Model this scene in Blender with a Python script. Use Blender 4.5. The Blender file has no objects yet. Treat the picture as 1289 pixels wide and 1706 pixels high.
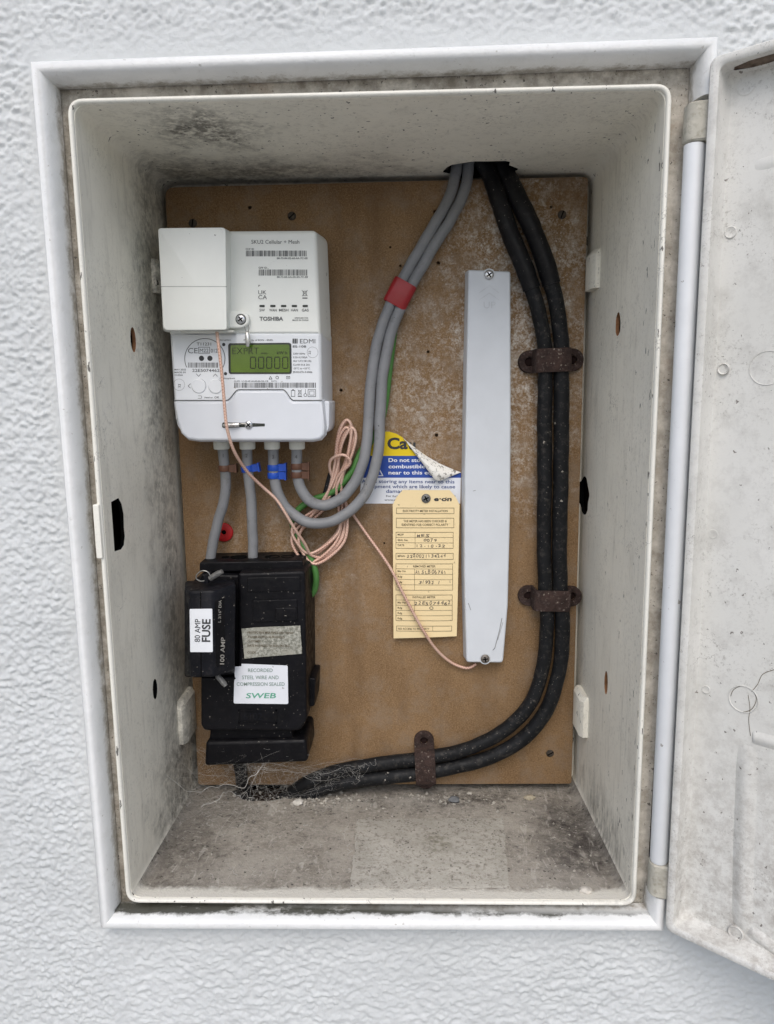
import bpy, bmesh, math, random
import numpy as np
from mathutils import Vector, Matrix, Euler

random.seed(7)
rng_np = np.random.default_rng(11)
scene = bpy.context.scene
COL = scene.collection
R = math.radians

# ------------------------------------------------------------------ camera
PW, PH = 1289.0, 1706.0                 # measuring grid used to survey the cabinet
FPX = 1222.89
CAM_LOC = Vector((0.02225, -0.49124, 0.08897))
CAM_ROT = Euler((1.413167, 0.012660, 0.027777), 'XYZ')
cam_d = bpy.data.cameras.new('camera')
cam_d.sensor_fit = 'VERTICAL'
cam_d.sensor_height = 24.0
cam_d.lens = FPX / PH * 24.0
cam_d.clip_start = 0.01
cam_d.clip_end = 500
cam = bpy.data.objects.new('camera', cam_d)
cam.location = CAM_LOC
cam.rotation_euler = CAM_ROT
COL.objects.link(cam)
scene.camera = cam
CM = CAM_ROT.to_matrix()

# ------------------------------------------------------------------ world, sun, exposure
world = bpy.data.worlds.new('World')
scene.world = world
world.use_nodes = True
wn = world.node_tree
SUN_EL, SUN_AZ = 48.0, -2.0            # azimuth measured from straight out of the wall, minus = from the left
sky = wn.nodes.new('ShaderNodeTexSky')
sky.sky_type = 'NISHITA'
sky.sun_disc = False
sky.sun_elevation = R(SUN_EL)
sky.sun_rotation = R(180 - SUN_AZ)
sky.air_density = 1.0
sky.dust_density = 2.6
sky.ozone_density = 1.0
wn.links.new(sky.outputs[0], wn.nodes['Background'].inputs[0])
wn.nodes['Background'].inputs[1].default_value = 0.13
sun_d = bpy.data.lights.new('sun', 'SUN')
sun_d.energy = 1.0
sun_d.angle = R(40)
sun_d.color = (1.0, 0.975, 0.94)
sun = bpy.data.objects.new('sun', sun_d)
_to = Vector((math.sin(R(SUN_AZ)) * math.cos(R(SUN_EL)), -math.cos(R(SUN_AZ)) * math.cos(R(SUN_EL)), math.sin(R(SUN_EL))))
sun.rotation_euler = _to.to_track_quat('Z', 'Y').to_euler()
sun.location = (0, -3, 3)
COL.objects.link(sun)
vs = scene.view_settings
vs.view_transform = 'Standard'
vs.look = 'None'
vs.exposure = 0.44
vs.gamma = 1.0
vs.use_curve_mapping = False
scene.cycles.max_bounces = 6
scene.cycles.diffuse_bounces = 4

# ------------------------------------------------------------------ helpers
def at(px, py, y):
    """point of the plane at depth y (metres behind the wall face) for a surveyed grid position"""
    d = CM @ Vector(((px - PW / 2) / FPX, -(py - PH / 2) / FPX, -1.0))
    return CAM_LOC + d * ((y - CAM_LOC.y) / d.y)

def O(pts, y):
    return [(at(a, b, y).x, at(a, b, y).z) for a, b in pts]

class MB:
    def __init__(s):
        s.v, s.f, s.m, s.a = [], [], [], []
        s.cur = 0
    def add(s, vs_, fs):
        o = len(s.v)
        s.v += [tuple(p) for p in vs_]
        for f in fs:
            s.f.append(tuple(i + o for i in f)); s.m.append(s.cur)
    def box(s, lo, hi):
        x0, y0, z0 = lo; x1, y1, z1 = hi
        s.add([(x0,y0,z0),(x1,y0,z0),(x1,y1,z0),(x0,y1,z0),(x0,y0,z1),(x1,y0,z1),(x1,y1,z1),(x0,y1,z1)],
              [(0,3,2,1),(4,5,6,7),(0,1,5,4),(1,2,6,5),(2,3,7,6),(3,0,4,7)])
    def loft(s, loops, cap0=True, cap1=True, close=True):
        n = len(loops[0]); o = len(s.v)
        for l in loops: s.v += [tuple(p) for p in l]
        for k in range(len(loops) - 1):
            for i in range(n if close else n - 1):
                j = (i + 1) % n
                s.f.append((o+k*n+i, o+k*n+j, o+(k+1)*n+j, o+(k+1)*n+i)); s.m.append(s.cur)
        if cap0: s.f.append(tuple(o + i for i in reversed(range(n)))); s.m.append(s.cur)
        if cap1: s.f.append(tuple(o + (len(loops)-1)*n + i for i in range(n))); s.m.append(s.cur)
    def plate(s, poly, y0, y1, bev=0.0, seg=3, taper=0.0, back=True):
        """outline in (x,z); front at y0 (towards the viewer), back at y1"""
        if area(poly) < 0: poly = poly[::-1]
        loops = [[(x, y1, z) for x, z in inset(poly, -taper)]]
        if bev <= 0:
            loops.append([(x, y0, z) for x, z in poly])
        else:
            for k in range(seg + 1):
                t = k / seg * math.pi / 2
                q = inset(poly, bev * (1 - math.cos(t)))
                loops.append([(x, y0 + bev * (1 - math.sin(t)), z) for x, z in q])
        s.loft(loops, cap0=back, cap1=False)
        s.add(loops[-1], [tuple(range(len(poly)))])
    def tube(s, pts, r, seg=12, caps=True, attr=False):
        pts = [Vector(p) for p in pts]
        n = len(pts)
        tan = [(pts[min(i+1, n-1)] - pts[max(i-1, 0)]).normalized() for i in range(n)]
        ref = Vector((0, 1, 0))
        if abs(tan[0].dot(ref)) > .9: ref = Vector((1, 0, 0))
        u = (ref - tan[0] * ref.dot(tan[0])).normalized()
        loops, L = [], 0.0
        for i in range(n):
            if i:
                L += (pts[i] - pts[i-1]).length
                u = (u - tan[i] * u.dot(tan[i])).normalized()
            w = tan[i].cross(u)
            ri = r(i / (n - 1)) if callable(r) else r
            loops.append([pts[i] + u * math.cos(2*math.pi*k/seg) * ri + w * math.sin(2*math.pi*k/seg) * ri for k in range(seg)])
            if attr: s.a += [(L, 2*math.pi*k/seg, 0) for k in range(seg)]
        s.loft(loops, caps, caps)
    def disc(s, c, r, y, n=20, depth=0.0, bev=0.0):
        poly = [(c.x + r*math.cos(2*math.pi*k/n), c.z + r*math.sin(2*math.pi*k/n)) for k in range(n)]
        if depth: s.plate(poly, y, y + depth, bev, 2)
        else: s.add([(x, y, z) for x, z in poly], [tuple(range(n))])
    def quad(s, pts): s.add(pts, [tuple(range(len(pts)))])

def area(p): return .5 * sum(p[i][0]*p[(i+1) % len(p)][1] - p[(i+1) % len(p)][0]*p[i][1] for i in range(len(p)))
def inset(p, d):
    if d == 0: return list(p)
    n = len(p); out = []
    for i in range(n):
        a, b, c = p[i-1], p[i], p[(i+1) % n]
        e1 = Vector((b[0]-a[0], b[1]-a[1])); e2 = Vector((c[0]-b[0], c[1]-b[1]))
        if e1.length < 1e-9: e1 = e2
        if e2.length < 1e-9: e2 = e1
        e1.normalize(); e2.normalize()
        n1 = Vector((-e1.y, e1.x)); n2 = Vector((-e2.y, e2.x))
        m = (n1 + n2) / max(.35, 1 + n1.dot(n2))
        out.append((b[0] + m.x*d, b[1] + m.y*d))
    # where a small rounding is overrun by the offset, draw its points together
    flip = [(p[(i+1) % n][0]-p[i][0])*(out[(i+1) % n][0]-out[i][0]) + (p[(i+1) % n][1]-p[i][1])*(out[(i+1) % n][1]-out[i][1]) < 0 for i in range(n)]
    if any(flip) and not all(flip):
        st = next(i for i in range(n) if not flip[i])
        i = st + 1
        while i <= st + n:
            if flip[i % n]:
                j = i
                while flip[j % n]: j += 1
                run = [k % n for k in range(i, j + 1)]
                ax_ = sum(out[k][0] for k in run)/len(run); az_ = sum(out[k][1] for k in run)/len(run)
                for k in run: out[k] = (ax_, az_)
                i = j
            i += 1
    return out
def rounded(p, r, seg=5):
    """round the corners of an outline; r is one radius or one per corner"""
    n = len(p); out = []
    for i in range(n):
        ri = r[i] if isinstance(r, (list, tuple)) else r
        a, b, c = Vector(p[i-1]), Vector(p[i]), Vector(p[(i+1) % n])
        if ri <= 0: out.append(tuple(b)); continue
        d1, d2 = (a-b), (c-b)
        k = min(ri, d1.length*.48, d2.length*.48)
        q0, q1 = b + d1.normalized()*k, b + d2.normalized()*k
        for j in range(seg + 1):
            t = j / seg
            out.append(tuple(q0*(1-t)**2 + b*2*t*(1-t) + q1*t*t))
    return out
def spline(pts, n=8):
    pts = [Vector(p) for p in pts]
    out = []
    for i in range(len(pts) - 1):
        p0, p1, p2, p3 = pts[max(i-1, 0)], pts[i], pts[i+1], pts[min(i+2, len(pts)-1)]
        for k in range(n):
            t = k / n
            out.append(.5*((2*p1) + (p2-p0)*t + (2*p0-5*p1+4*p2-p3)*t*t + (3*p1-p0-3*p2+p3)*t**3))
    out.append(pts[-1])
    return out
def path(lst, n=8):
    """lst of (grid x, grid y, depth)"""
    return spline([at(a, b, c) for a, b, c in lst], n)

def wobble(P, amp, seed):
    r_ = random.Random(seed); ph = [r_.uniform(0, 6.3) for _ in range(6)]; L_ = 0; out = []
    for i, p in enumerate(P):
        if i: L_ += (P[i] - P[i-1]).length
        e = min(1, L_/.03)
        out.append(p + Vector((math.sin(L_*160 + ph[0]) + .6*math.sin(L_*340 + ph[1]), .4*math.sin(L_*190 + ph[2]), math.sin(L_*150 + ph[3]) + .6*math.sin(L_*310 + ph[4])))*amp*e*.6)
    return out
def tag(o, label=None, cat=None, group=None, kind=None):
    if label: o['label'] = label
    if cat: o['category'] = cat
    if group: o['group'] = group
    if kind: o['kind'] = kind
    return o
def thing(name, label, cat, loc, group=None):
    o = bpy.data.objects.new(name, None)
    o.empty_display_size = .02
    o.location = loc
    COL.objects.link(o)
    return tag(o, label, cat, group)
def wloc(o):
    v = Vector((0, 0, 0))
    while o is not None:
        v += o.location; o = o.parent
    return v
def build(name, mb, mats, parent=None, smooth=35, loc=None, recalc=True, label=None):
    """one mesh object; geometry is given in world metres"""
    me = bpy.data.meshes.new(name)
    org = wloc(parent) if parent is not None else (Vector(loc) if loc is not None else Vector((0, 0, 0)))
    me.from_pydata([(x-org.x, y-org.y, z-org.z) for x, y, z in mb.v], [], mb.f)
    if not isinstance(mats, (list, tuple)): mats = [mats]
    for m in mats: me.materials.append(m)
    if len(mats) > 1: me.polygons.foreach_set('material_index', mb.m)
    if mb.a:
        at_ = me.attributes.new('tuv', 'FLOAT_VECTOR', 'POINT')
        at_.data.foreach_set('vector', np.array(mb.a, dtype=np.float32).ravel())
    if recalc:
        bm = bmesh.new(); bm.from_mesh(me)
        bmesh.ops.recalc_face_normals(bm, faces=bm.faces)
        bm.to_mesh(me); bm.free()
    me.update()
    if smooth:
        me.shade_smooth(); me.set_sharp_from_angle(angle=R(smooth))
    o = bpy.data.objects.new(name, me)
    COL.objects.link(o)
    if parent is not None: o.parent = parent
    else: o.location = org
    if label: o['label'] = label
    return o
def carve(o, cutters, mats=None):
    """cut real openings into a closed mesh"""
    for ci, mb in enumerate(cutters):
        c = build('cutter', mb, [mats[ci]] if mats else [], smooth=0)
        m = o.modifiers.new('b', 'BOOLEAN'); m.operation = 'DIFFERENCE'; m.solver = 'EXACT'; m.object = c
        if mats: m.material_mode = 'TRANSFER'
        bpy.context.view_layer.update()
        dg = bpy.context.evaluated_depsgraph_get()
        me = bpy.data.meshes.new_from_object(o.evaluated_get(dg))
        o.modifiers.clear()
        old = o.data; o.data = me; bpy.data.meshes.remove(old)
        cm = c.data; bpy.data.objects.remove(c); bpy.data.meshes.remove(cm)
    o.data.shade_smooth(); o.data.set_sharp_from_angle(angle=R(35))

_tc = {}
def glyphs(s, bold=0.0):
    k = (s, bold)
    if k in _tc: return _tc[k]
    c = bpy.data.curves.new('t', 'FONT'); c.body = s; c.size = 1; c.resolution_u = 3; c.offset = bold; c.fill_mode = 'FRONT'
    o = bpy.data.objects.new('t', c); COL.objects.link(o)
    bpy.context.view_layer.update()
    me = bpy.data.meshes.new_from_object(o.evaluated_get(bpy.context.evaluated_depsgraph_get()))
    v = [(p.co.x, p.co.y) for p in me.vertices]; f = [tuple(p.vertices) for p in me.polygons]
    bpy.data.objects.remove(o); bpy.data.curves.remove(c); bpy.data.meshes.remove(me)
    _tc[k] = (v, f)
    return _tc[k]
def text(mb, s, x, y, w, h, pm, ang=0, bold=0.0, align='l', shear=0.0):
    """write s with its baseline starting at grid (x,y), width w and capital height h, on the surface pm"""
    if h < 5.6: bold = max(bold, .010)
    v, f = glyphs(s, bold)
    if not v: return
    x0 = min(p[0] for p in v); x1 = max(p[0] for p in v)
    sy = h / .72
    sx = w / (x1 - x0) if w else sy
    off = {'l': 0, 'c': -.5, 'r': -1}[align] * (x1 - x0) * sx
    ca, sa = math.cos(R(ang)), math.sin(R(ang))
    out = []
    for a, b in v:
        p = (a - x0) * sx + off + b * shear * sy; q = -b * sy
        out.append(pm(x + p*ca + q*sa, y - p*sa + q*ca))
    mb.add(out, f)
def hand(mb, s, x, y, w, h, pm, seed=0):
    """handwriting: letters set one by one, uneven"""
    r = random.Random(seed)
    n = len(s); st = w / n
    for i, ch in enumerate(s):
        if ch == ' ': continue
        cw = st * .74 * r.uniform(.85, 1.1)
        if ch in '-1IL': cw = None
        text(mb, ch, x + i*st + r.uniform(-.06, .06)*st + (st*.2 if cw is None else 0), y + r.uniform(-.12, .12)*h, cw, h*r.uniform(.82, 1.12), pm, ang=r.uniform(-9, 9), bold=.0, shear=r.uniform(-.05, .25))
def bars(mb, x0, y0, x1, y1, pm, seed, unit=1.0):
    r = random.Random(seed); x = x0
    while x < x1 - unit:
        w = unit * r.choice((.55, .55, .9, 1.4))
        w = min(w, x1 - x)
        mb.quad([pm(x, y1), pm(x+w, y1), pm(x+w, y0), pm(x, y0)])
        x += w + unit * r.choice((.5, .6, .8, 1.3))
def rectp(mb, x0, y0, x1, y1, pm): mb.quad([pm(x0, y1), pm(x1, y1), pm(x1, y0), pm(x0, y0)])
def linep(mb, pts, w, pm, close=False):
    """a printed line of width w"""
    pts = [Vector(p) for p in pts]
    n = len(pts)
    for i in range(n if close else n - 1):
        a0, b0 = pts[i], pts[(i+1) % n]
        ns = max(1, int((b0-a0).length/9))
        for j in range(ns):
            a, b = a0.lerp(b0, j/ns), a0.lerp(b0, (j+1)/ns)
            d = (b-a).normalized(); q = Vector((-d.y, d.x)) * w/2; e = d * w * .4
            mb.quad([pm(*(a-e-q)), pm(*(b+e-q)), pm(*(b+e+q)), pm(*(a-e+q))])
def framep(mb, x0, y0, x1, y1, w, pm): linep(mb, [(x0,y0),(x1,y0),(x1,y1),(x0,y1)], w, pm, True)
def ringp(mb, cx, cy, r, w, pm, a0=0, a1=360, n=28):
    linep(mb, [(cx + r*math.cos(R(a0+(a1-a0)*k/n)), cy - r*math.sin(R(a0+(a1-a0)*k/n))) for k in range(n+1)], w, pm)
def dotp(mb, cx, cy, r, pm, n=16): mb.quad([pm(cx + r*math.cos(2*math.pi*k/n), cy + r*math.sin(2*math.pi*k/n)) for k in range(n)])

# ------------------------------------------------------------------ materials
class NT:
    def __init__(s, name, rough=.5, spec=.4, metal=0.0):
        s.mat = bpy.data.materials.new(name); s.mat.use_nodes = True
        s.t = s.mat.node_tree; s.b = s.t.nodes['Principled BSDF']
        s.b.inputs['Roughness'].default_value = rough
        s.b.inputs['Specular IOR Level'].default_value = spec
        s.b.inputs['Metallic'].default_value = metal
        s._p = s._o = None; s._nc = {}
    def node(s, t): return s.t.nodes.new(t)
    def put(s, sock, v):
        if hasattr(v, 'is_linked') or isinstance(v, bpy.types.NodeSocket): s.t.links.new(v, sock)
        elif isinstance(v, (tuple, list)) and len(v) == 3 and sock.type == 'RGBA': sock.default_value = (*v, 1)
        else: sock.default_value = v
    def pos(s):
        if not s._p: s._p = s.node('ShaderNodeNewGeometry').outputs['Position']
        return s._p
    def obj(s):
        if not s._o: s._o = s.node('ShaderNodeTexCoord').outputs['Object']
        return s._o
    def scl(s, v, k):
        n = s.node('ShaderNodeVectorMath'); n.operation = 'MULTIPLY'; s.put(n.inputs[0], v); n.inputs[1].default_value = k; return n.outputs[0]
    def noise(s, scale, detail=4, rough=.55, vec=None, dist=0.0):
        key = (scale, detail, rough, dist) if vec is None else None
        if key and key in s._nc: return s._nc[key]
        if scale >= 150: detail = min(detail, 4)
        n = s.node('ShaderNodeTexNoise'); n.inputs['Scale'].default_value = scale; n.inputs['Detail'].default_value = detail
        n.inputs['Roughness'].default_value = rough; n.inputs['Distortion'].default_value = dist
        s.put(n.inputs['Vector'], vec if vec is not None else s.pos())
        if key: s._nc[key] = n.outputs[0]
        return n.outputs[0]
    def vor(s, scale, vec=None, feature='F1'):
        n = s.node('ShaderNodeTexVoronoi'); n.feature = feature; n.inputs['Scale'].default_value = scale
        s.put(n.inputs['Vector'], vec if vec is not None else s.pos()); return n
    def rng(s, v, a, b, c=0.0, d=1.0):
        n = s.node('ShaderNodeMapRange'); n.clamp = True
        s.put(n.inputs[0], v)
        for i, q in enumerate((a, b, c, d)): n.inputs[i+1].default_value = q
        return n.outputs[0]
    def m(s, op, a, b=0.0, c=None):
        n = s.node('ShaderNodeMath'); n.operation = op; s.put(n.inputs[0], a); s.put(n.inputs[1], b)
        if c is not None: s.put(n.inputs[2], c)
        return n.outputs[0]
    def mul(s, *a):
        r = a[0]
        for q in a[1:]: r = s.m('MULTIPLY', r, q)
        return r
    def mx(s, fac, a, b):
        n = s.node('ShaderNodeMix'); n.data_type = 'RGBA'
        s.put(n.inputs['Factor'], fac); s.put(n.inputs[6], a); s.put(n.inputs[7], b); return n.outputs[2]
    def xyz(s, v=None):
        n = s.node('ShaderNodeSeparateXYZ'); s.put(n.inputs[0], v if v is not None else s.pos()); return n.outputs
    def speck(s, scale, size, dens, vec=None):
        w = s.node('ShaderNodeTexNoise'); w.inputs['Scale'].default_value = scale*2.3; w.inputs['Detail'].default_value = 2
        s.put(w.inputs['Vector'], vec if vec is not None else s.pos())
        w2 = s.node('ShaderNodeVectorMath'); w2.operation = 'MULTIPLY_ADD'; s.put(w2.inputs[0], w.outputs[1]); w2.inputs[1].default_value = (1.1/scale,)*3
        s.put(w2.inputs[2], vec if vec is not None else s.pos())
        v = s.vor(scale, w2.outputs[0])
        c = s.node('ShaderNodeSeparateColor'); s.put(c.inputs[0], v.outputs['Color'])
        big = s.m('MULTIPLY', c.outputs[1], size)
        return s.mul(s.m('LESS_THAN', v.outputs['Distance'], big), s.m('GREATER_THAN', c.outputs[0], 1 - dens))
    def ball(s, c, r0, r1, k=(1, 1, 1)):
        """soft patch centred at a place, ragged by noise"""
        n = s.node('ShaderNodeVectorMath'); n.operation = 'SUBTRACT'; s.put(n.inputs[0], s.pos()); n.inputs[1].default_value = c
        n2 = s.node('ShaderNodeVectorMath'); n2.operation = 'MULTIPLY'; s.put(n2.inputs[0], n.outputs[0]); n2.inputs[1].default_value = k
        n3 = s.node('ShaderNodeVectorMath'); n3.operation = 'LENGTH'; s.put(n3.inputs[0], n2.outputs[0])
        d = s.m('ADD', n3.outputs['Value'], s.rng(s.noise(38, 5, .65), .3, .7, -r1*.35, r1*.35))
        return s.rng(d, r1, r0)
    def bump(s, h, strength=.3, dist=.001, normal=None):
        n = s.node('ShaderNodeBump'); n.inputs['Strength'].default_value = strength; n.inputs['Distance'].default_value = dist
        s.put(n.inputs['Height'], h)
        if normal is not None: s.put(n.inputs['Normal'], normal)
        return n.outputs[0]
    def done(s, col, rough=None, nrm=None):
        s.put(s.b.inputs['Base Color'], col)
        if rough is not None: s.put(s.b.inputs['Roughness'], rough)
        if nrm is not None: s.put(s.b.inputs['Normal'], nrm)
        return s.mat

def plain(name, col, rough=.5, spec=.4, metal=0.0, var=.12, scale=60, bump=.08, dust=0.0, dustcol=(.35, .33, .29), speck=0.0):
    n = NT(name, rough, spec, metal)
    dark = tuple(c * (1 - var) for c in col); light = tuple(min(1, c * (1 + var)) for c in col)
    c = n.mx(n.rng(n.noise(scale, 5), .3, .7), dark, light)
    if dust: c = n.mx(n.mul(n.rng(n.noise(scale*2.2, 6, .7), .48, .75), dust), c, dustcol)
    if speck: c = n.mx(n.mul(n.speck(260, .42, speck), .8), c, dustcol)
    r = n.rng(n.noise(scale*1.7, 4), .3, .7, max(.02, rough-.08), min(1, rough+.1))
    return n.done(c, r, n.bump(n.noise(900, 3), bump, .0004))

def m_render():
    n = NT('white_masonry_paint', .75, .25)
    c = n.mx(n.rng(n.noise(9, 5), .3, .7), (.545, .565, .565), (.61, .63, .63))
    c = n.mx(n.mul(n.rng(n.noise(160, 5, .7), .58, .75), .25), c, (.46, .485, .49))
    h = n.m('ADD', n.noise(420, 5, .6), n.mul(n.noise(1500, 3), .4))
    return n.done(c, None, n.bump(h, .55, .0008))
def m_frame():
    n = NT('white_painted_frame', .42, .4)
    c = n.mx(n.rng(n.noise(25, 4), .35, .65), (.70, .71, .70), (.76, .765, .755))
    c = n.mx(n.mul(n.speck(330, .28, .10), .6), c, (.33, .31, .27))
    c = n.mx(n.mul(n.rng(n.noise(70, 6, .7), .54, .74), .35), c, (.52, .515, .48))
    c = n.mx(n.mul(n.rng(n.noise(240, 4, .75), .62, .70), .25), c, (.36, .345, .31))
    x, y, z = n.xyz()
    g = n.mul(n.rng(n.m('ADD', y, n.rng(n.noise(60, 6, .75), .3, .7, -.004, .004)), -.0045, .0005), n.rng(n.noise(110, 6, .75), .30, .55))
    c = n.mx(n.mul(g, .8), c, (.25, .22, .175))
    alg = n.mul(n.rng(z, -.2835, -.2850), n.rng(z, -.2915, -.2885), n.rng(n.m('ADD', y, n.rng(n.noise(48, 6, .75), .3, .7, -.0025, .0025)), -.0095, -.0070), n.rng(n.noise(55, 6, .78, n.scl(n.pos(), (.5, 1, 1))), .28, .46))
    c = n.mx(n.mul(alg, .93), c, (.032, .032, .02))
    h = n.m('ADD', n.noise(130, 4), n.mul(n.noise(700, 3), .3))
    return n.done(c, None, n.bump(h, .4, .0014))
def m_rebate():
    n = NT('dirty_rebate', .85, .15)
    z = n.xyz()[2]
    c = n.mx(n.rng(n.noise(90, 6, .7), .35, .68), (.60, .565, .50), (.30, .27, .225))
    c = n.mx(n.mul(n.rng(n.noise(34, 5), .58, .75), .6), c, (.36, .28, .21))
    c = n.mx(n.mul(n.rng(n.xyz()[0], -.17, -.19), n.rng(n.noise(55, 6, .75), .35, .6), .7), c, (.12, .105, .075))
    algae = n.mul(n.rng(z, -.262, -.285), n.rng(n.noise(60, 6, .75), .38, .56))
    c = n.mx(n.mul(algae, .9), c, (.035, .04, .025))
    top = n.mul(n.rng(z, .276, .284), n.rng(n.noise(45, 6, .7), .42, .62))
    c = n.mx(n.mul(top, .55), c, (.10, .088, .07))
    c = n.mx(n.mul(n.speck(420, .5, .25), .75), c, (.05, .045, .04))
    return n.done(c, None, n.bump(n.noise(500, 5, .7), .6, .0012))
def m_cream(name, base=(.87, .84, .735), dirt=1.0):
    n = NT(name, .48, .35)
    x, y, z = n.xyz()
    st = n.scl(n.pos(), (1, 1, .35))
    c = n.mx(n.rng(n.noise(14, 5), .32, .68), tuple(b*.90 for b in base), base)
    c = n.mx(n.mul(n.rng(n.noise(75, 6, .7, st), .52, .72), .38*dirt), c, (.54, .515, .44))
    c = n.mx(n.mul(n.rng(n.noise(330, 4, .8), .52, .72), n.rng(n.noise(19, 4), .35, .65), .5*dirt), c, (.27, .255, .215))
    c = n.mx(n.mul(n.rng(n.noise(190, 4, .65, n.scl(n.pos(), (1, 1, .10))), .56, .72), .35*dirt), c, (.38, .36, .31))
    if dirt > .5:
        # mould blooms with shapes of their own
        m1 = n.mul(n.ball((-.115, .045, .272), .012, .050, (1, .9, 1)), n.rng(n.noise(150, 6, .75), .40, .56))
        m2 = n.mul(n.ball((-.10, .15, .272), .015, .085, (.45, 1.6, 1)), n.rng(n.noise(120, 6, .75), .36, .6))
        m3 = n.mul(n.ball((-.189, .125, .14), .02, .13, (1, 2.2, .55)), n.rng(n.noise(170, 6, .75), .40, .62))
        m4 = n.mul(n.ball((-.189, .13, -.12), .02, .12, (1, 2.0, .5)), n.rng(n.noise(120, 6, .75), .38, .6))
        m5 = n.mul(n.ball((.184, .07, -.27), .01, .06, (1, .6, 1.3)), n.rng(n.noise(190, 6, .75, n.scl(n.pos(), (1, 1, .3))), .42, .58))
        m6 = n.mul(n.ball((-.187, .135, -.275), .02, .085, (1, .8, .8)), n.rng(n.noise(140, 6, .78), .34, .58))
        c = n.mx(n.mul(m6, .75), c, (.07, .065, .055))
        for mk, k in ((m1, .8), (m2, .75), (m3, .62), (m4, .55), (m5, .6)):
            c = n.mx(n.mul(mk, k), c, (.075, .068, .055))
        c = n.mx(n.mul(n.speck(260, .26, .34, st), .85), c, (.045, .04, .035))
        c = n.mx(n.mul(n.speck(120, .13, .40, st), .9), c, (.03, .028, .025))
        vein = n.mul(n.rng(n.m('ABSOLUTE', n.m('SUBTRACT', n.noise(26, 5, .7), .5)), .006, .001), n.rng(n.noise(30, 3), .56, .66))
        c = n.mx(n.mul(vein, .55), c, (.09, .08, .07))
    return n.done(c, n.rng(n.noise(50, 4), .3, .7, .38, .62), n.bump(n.noise(260, 5), .12, .0007))
def m_floor():
    n = NT('dusty_floor', .95, .05)
    c = n.mx(n.rng(n.noise(26, 6, .65), .33, .67), (.25, .23, .195), (.41, .38, .33))
    c = n.mx(n.rng(n.noise(340, 4, .85), .48, .68), c, (.44, .41, .365))
    c = n.mx(n.mul(n.rng(n.noise(130, 6, .85), .52, .66), .8), c, (.10, .092, .085))
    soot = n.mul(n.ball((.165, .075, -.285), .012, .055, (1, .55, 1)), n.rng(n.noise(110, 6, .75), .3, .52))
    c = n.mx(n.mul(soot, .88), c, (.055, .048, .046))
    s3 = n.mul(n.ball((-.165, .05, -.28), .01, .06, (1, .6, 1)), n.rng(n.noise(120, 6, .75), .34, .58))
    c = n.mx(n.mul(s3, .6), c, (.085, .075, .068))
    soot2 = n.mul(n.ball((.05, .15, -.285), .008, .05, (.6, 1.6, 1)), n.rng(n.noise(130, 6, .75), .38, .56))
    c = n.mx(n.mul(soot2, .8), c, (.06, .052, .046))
    c = n.mx(n.mul(n.speck(240, .42, .30), n.rng(n.noise(28, 4, .6), .48, .64), .8), c, (.52, .49, .44))
    c = n.mx(n.mul(n.rng(n.noise(13, 5, .7), .48, .66), .55), c, (.40, .375, .33))
    c = n.mx(n.mul(n.speck(330, .4, .18), .85), c, (.05, .045, .04))
    scr = n.mul(n.rng(n.noise(120, 3, .5, n.scl(n.pos(), (1, .22, 1)), 1.5), .63, .67), .35)
    c = n.mx(scr, c, (.58, .55, .50))
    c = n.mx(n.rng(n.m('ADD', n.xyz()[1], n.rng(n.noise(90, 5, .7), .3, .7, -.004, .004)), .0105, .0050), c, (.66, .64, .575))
    h = n.m('ADD', n.noise(330, 6, .7), n.mul(n.noise(1200, 3), .5))
    return n.done(c, None, n.bump(h, .8, .0014))
def m_patch():
    n = NT('dusty_sticker', .9, .1)
    c = n.mx(n.rng(n.noise(70, 6, .7), .35, .65), (.38, .365, .32), (.48, .46, .41))
    c = n.mx(n.rng(n.noise(230, 4, .85), .50, .66), c, (.22, .20, .17))
    c = n.mx(n.mul(n.ball((.045, .07, -.285), .004, .02), n.rng(n.noise(200, 4), .4, .6)), c, (.20, .19, .14))
    c = n.mx(n.mul(n.speck(420, .42, .2), .8), c, (.10, .09, .08))
    return n.done(c, None, n.bump(n.noise(420, 6, .7), .6, .001))
def m_board():
    n = NT('hardboard', .8, .15)
    c = n.mx(n.rng(n.noise(17, 5), .33, .67), (.180, .108, .052), (.25, .156, .080))
    c = n.mx(n.rng(n.noise(800, 4, .8), .46, .64), c, (.34, .23, .13))
    c = n.mx(n.mul(n.rng(n.noise(620, 4, .8), .53, .68), .75), c, (.105, .058, .028))
    g = n.mul(n.rng(n.noise(42, 6, .72), .47, .66), .55)
    c = n.mx(g, c, (.26, .20, .145))
    c = n.mx(n.mul(n.rng(n.noise(24, 5, .65, n.scl(n.pos(), (1, 1, .22))), .52, .68), .4), c, (.115, .068, .035))
    # salt bloom left on the board, mostly beside the aerial and the black cables
    bl = n.m('MAXIMUM', n.ball((.115, .16, .15), .035, .115, (1.4, 1, .6)), n.ball((.16, .16, .20), .0, .045))
    bl = n.m('MAXIMUM', bl, n.mul(n.ball((.035, .16, .09), .0, .085, (1, 1, .7)), .6))
    bl = n.m('MAXIMUM', bl, n.mul(n.ball((-.09, .16, -.06), .0, .08, (.8, 1, .9)), .35))
    bm_ = n.mul(bl, n.m('ADD', n.mul(n.rng(n.noise(260, 6, .8), .46, .64), .75), n.mul(n.rng(n.noise(85, 5, .75), .52, .66), .5)))
    c = n.mx(n.mul(bm_, .92), c, (.66, .63, .57))
    c = n.mx(n.mul(bl, n.speck(330, .5, .30), .75), c, (.60, .57, .52))
    c = n.mx(n.mul(n.speck(130, .12, .12), .7), c, (.045, .025, .015))
    h = n.m('ADD', n.noise(950, 4, .7), n.mul(bm_, .8))
    return n.done(c, None, n.bump(h, .5, .0006))
def m_board_edge():
    return plain('board_edge', (.10, .06, .035), .9, .1)
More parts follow.
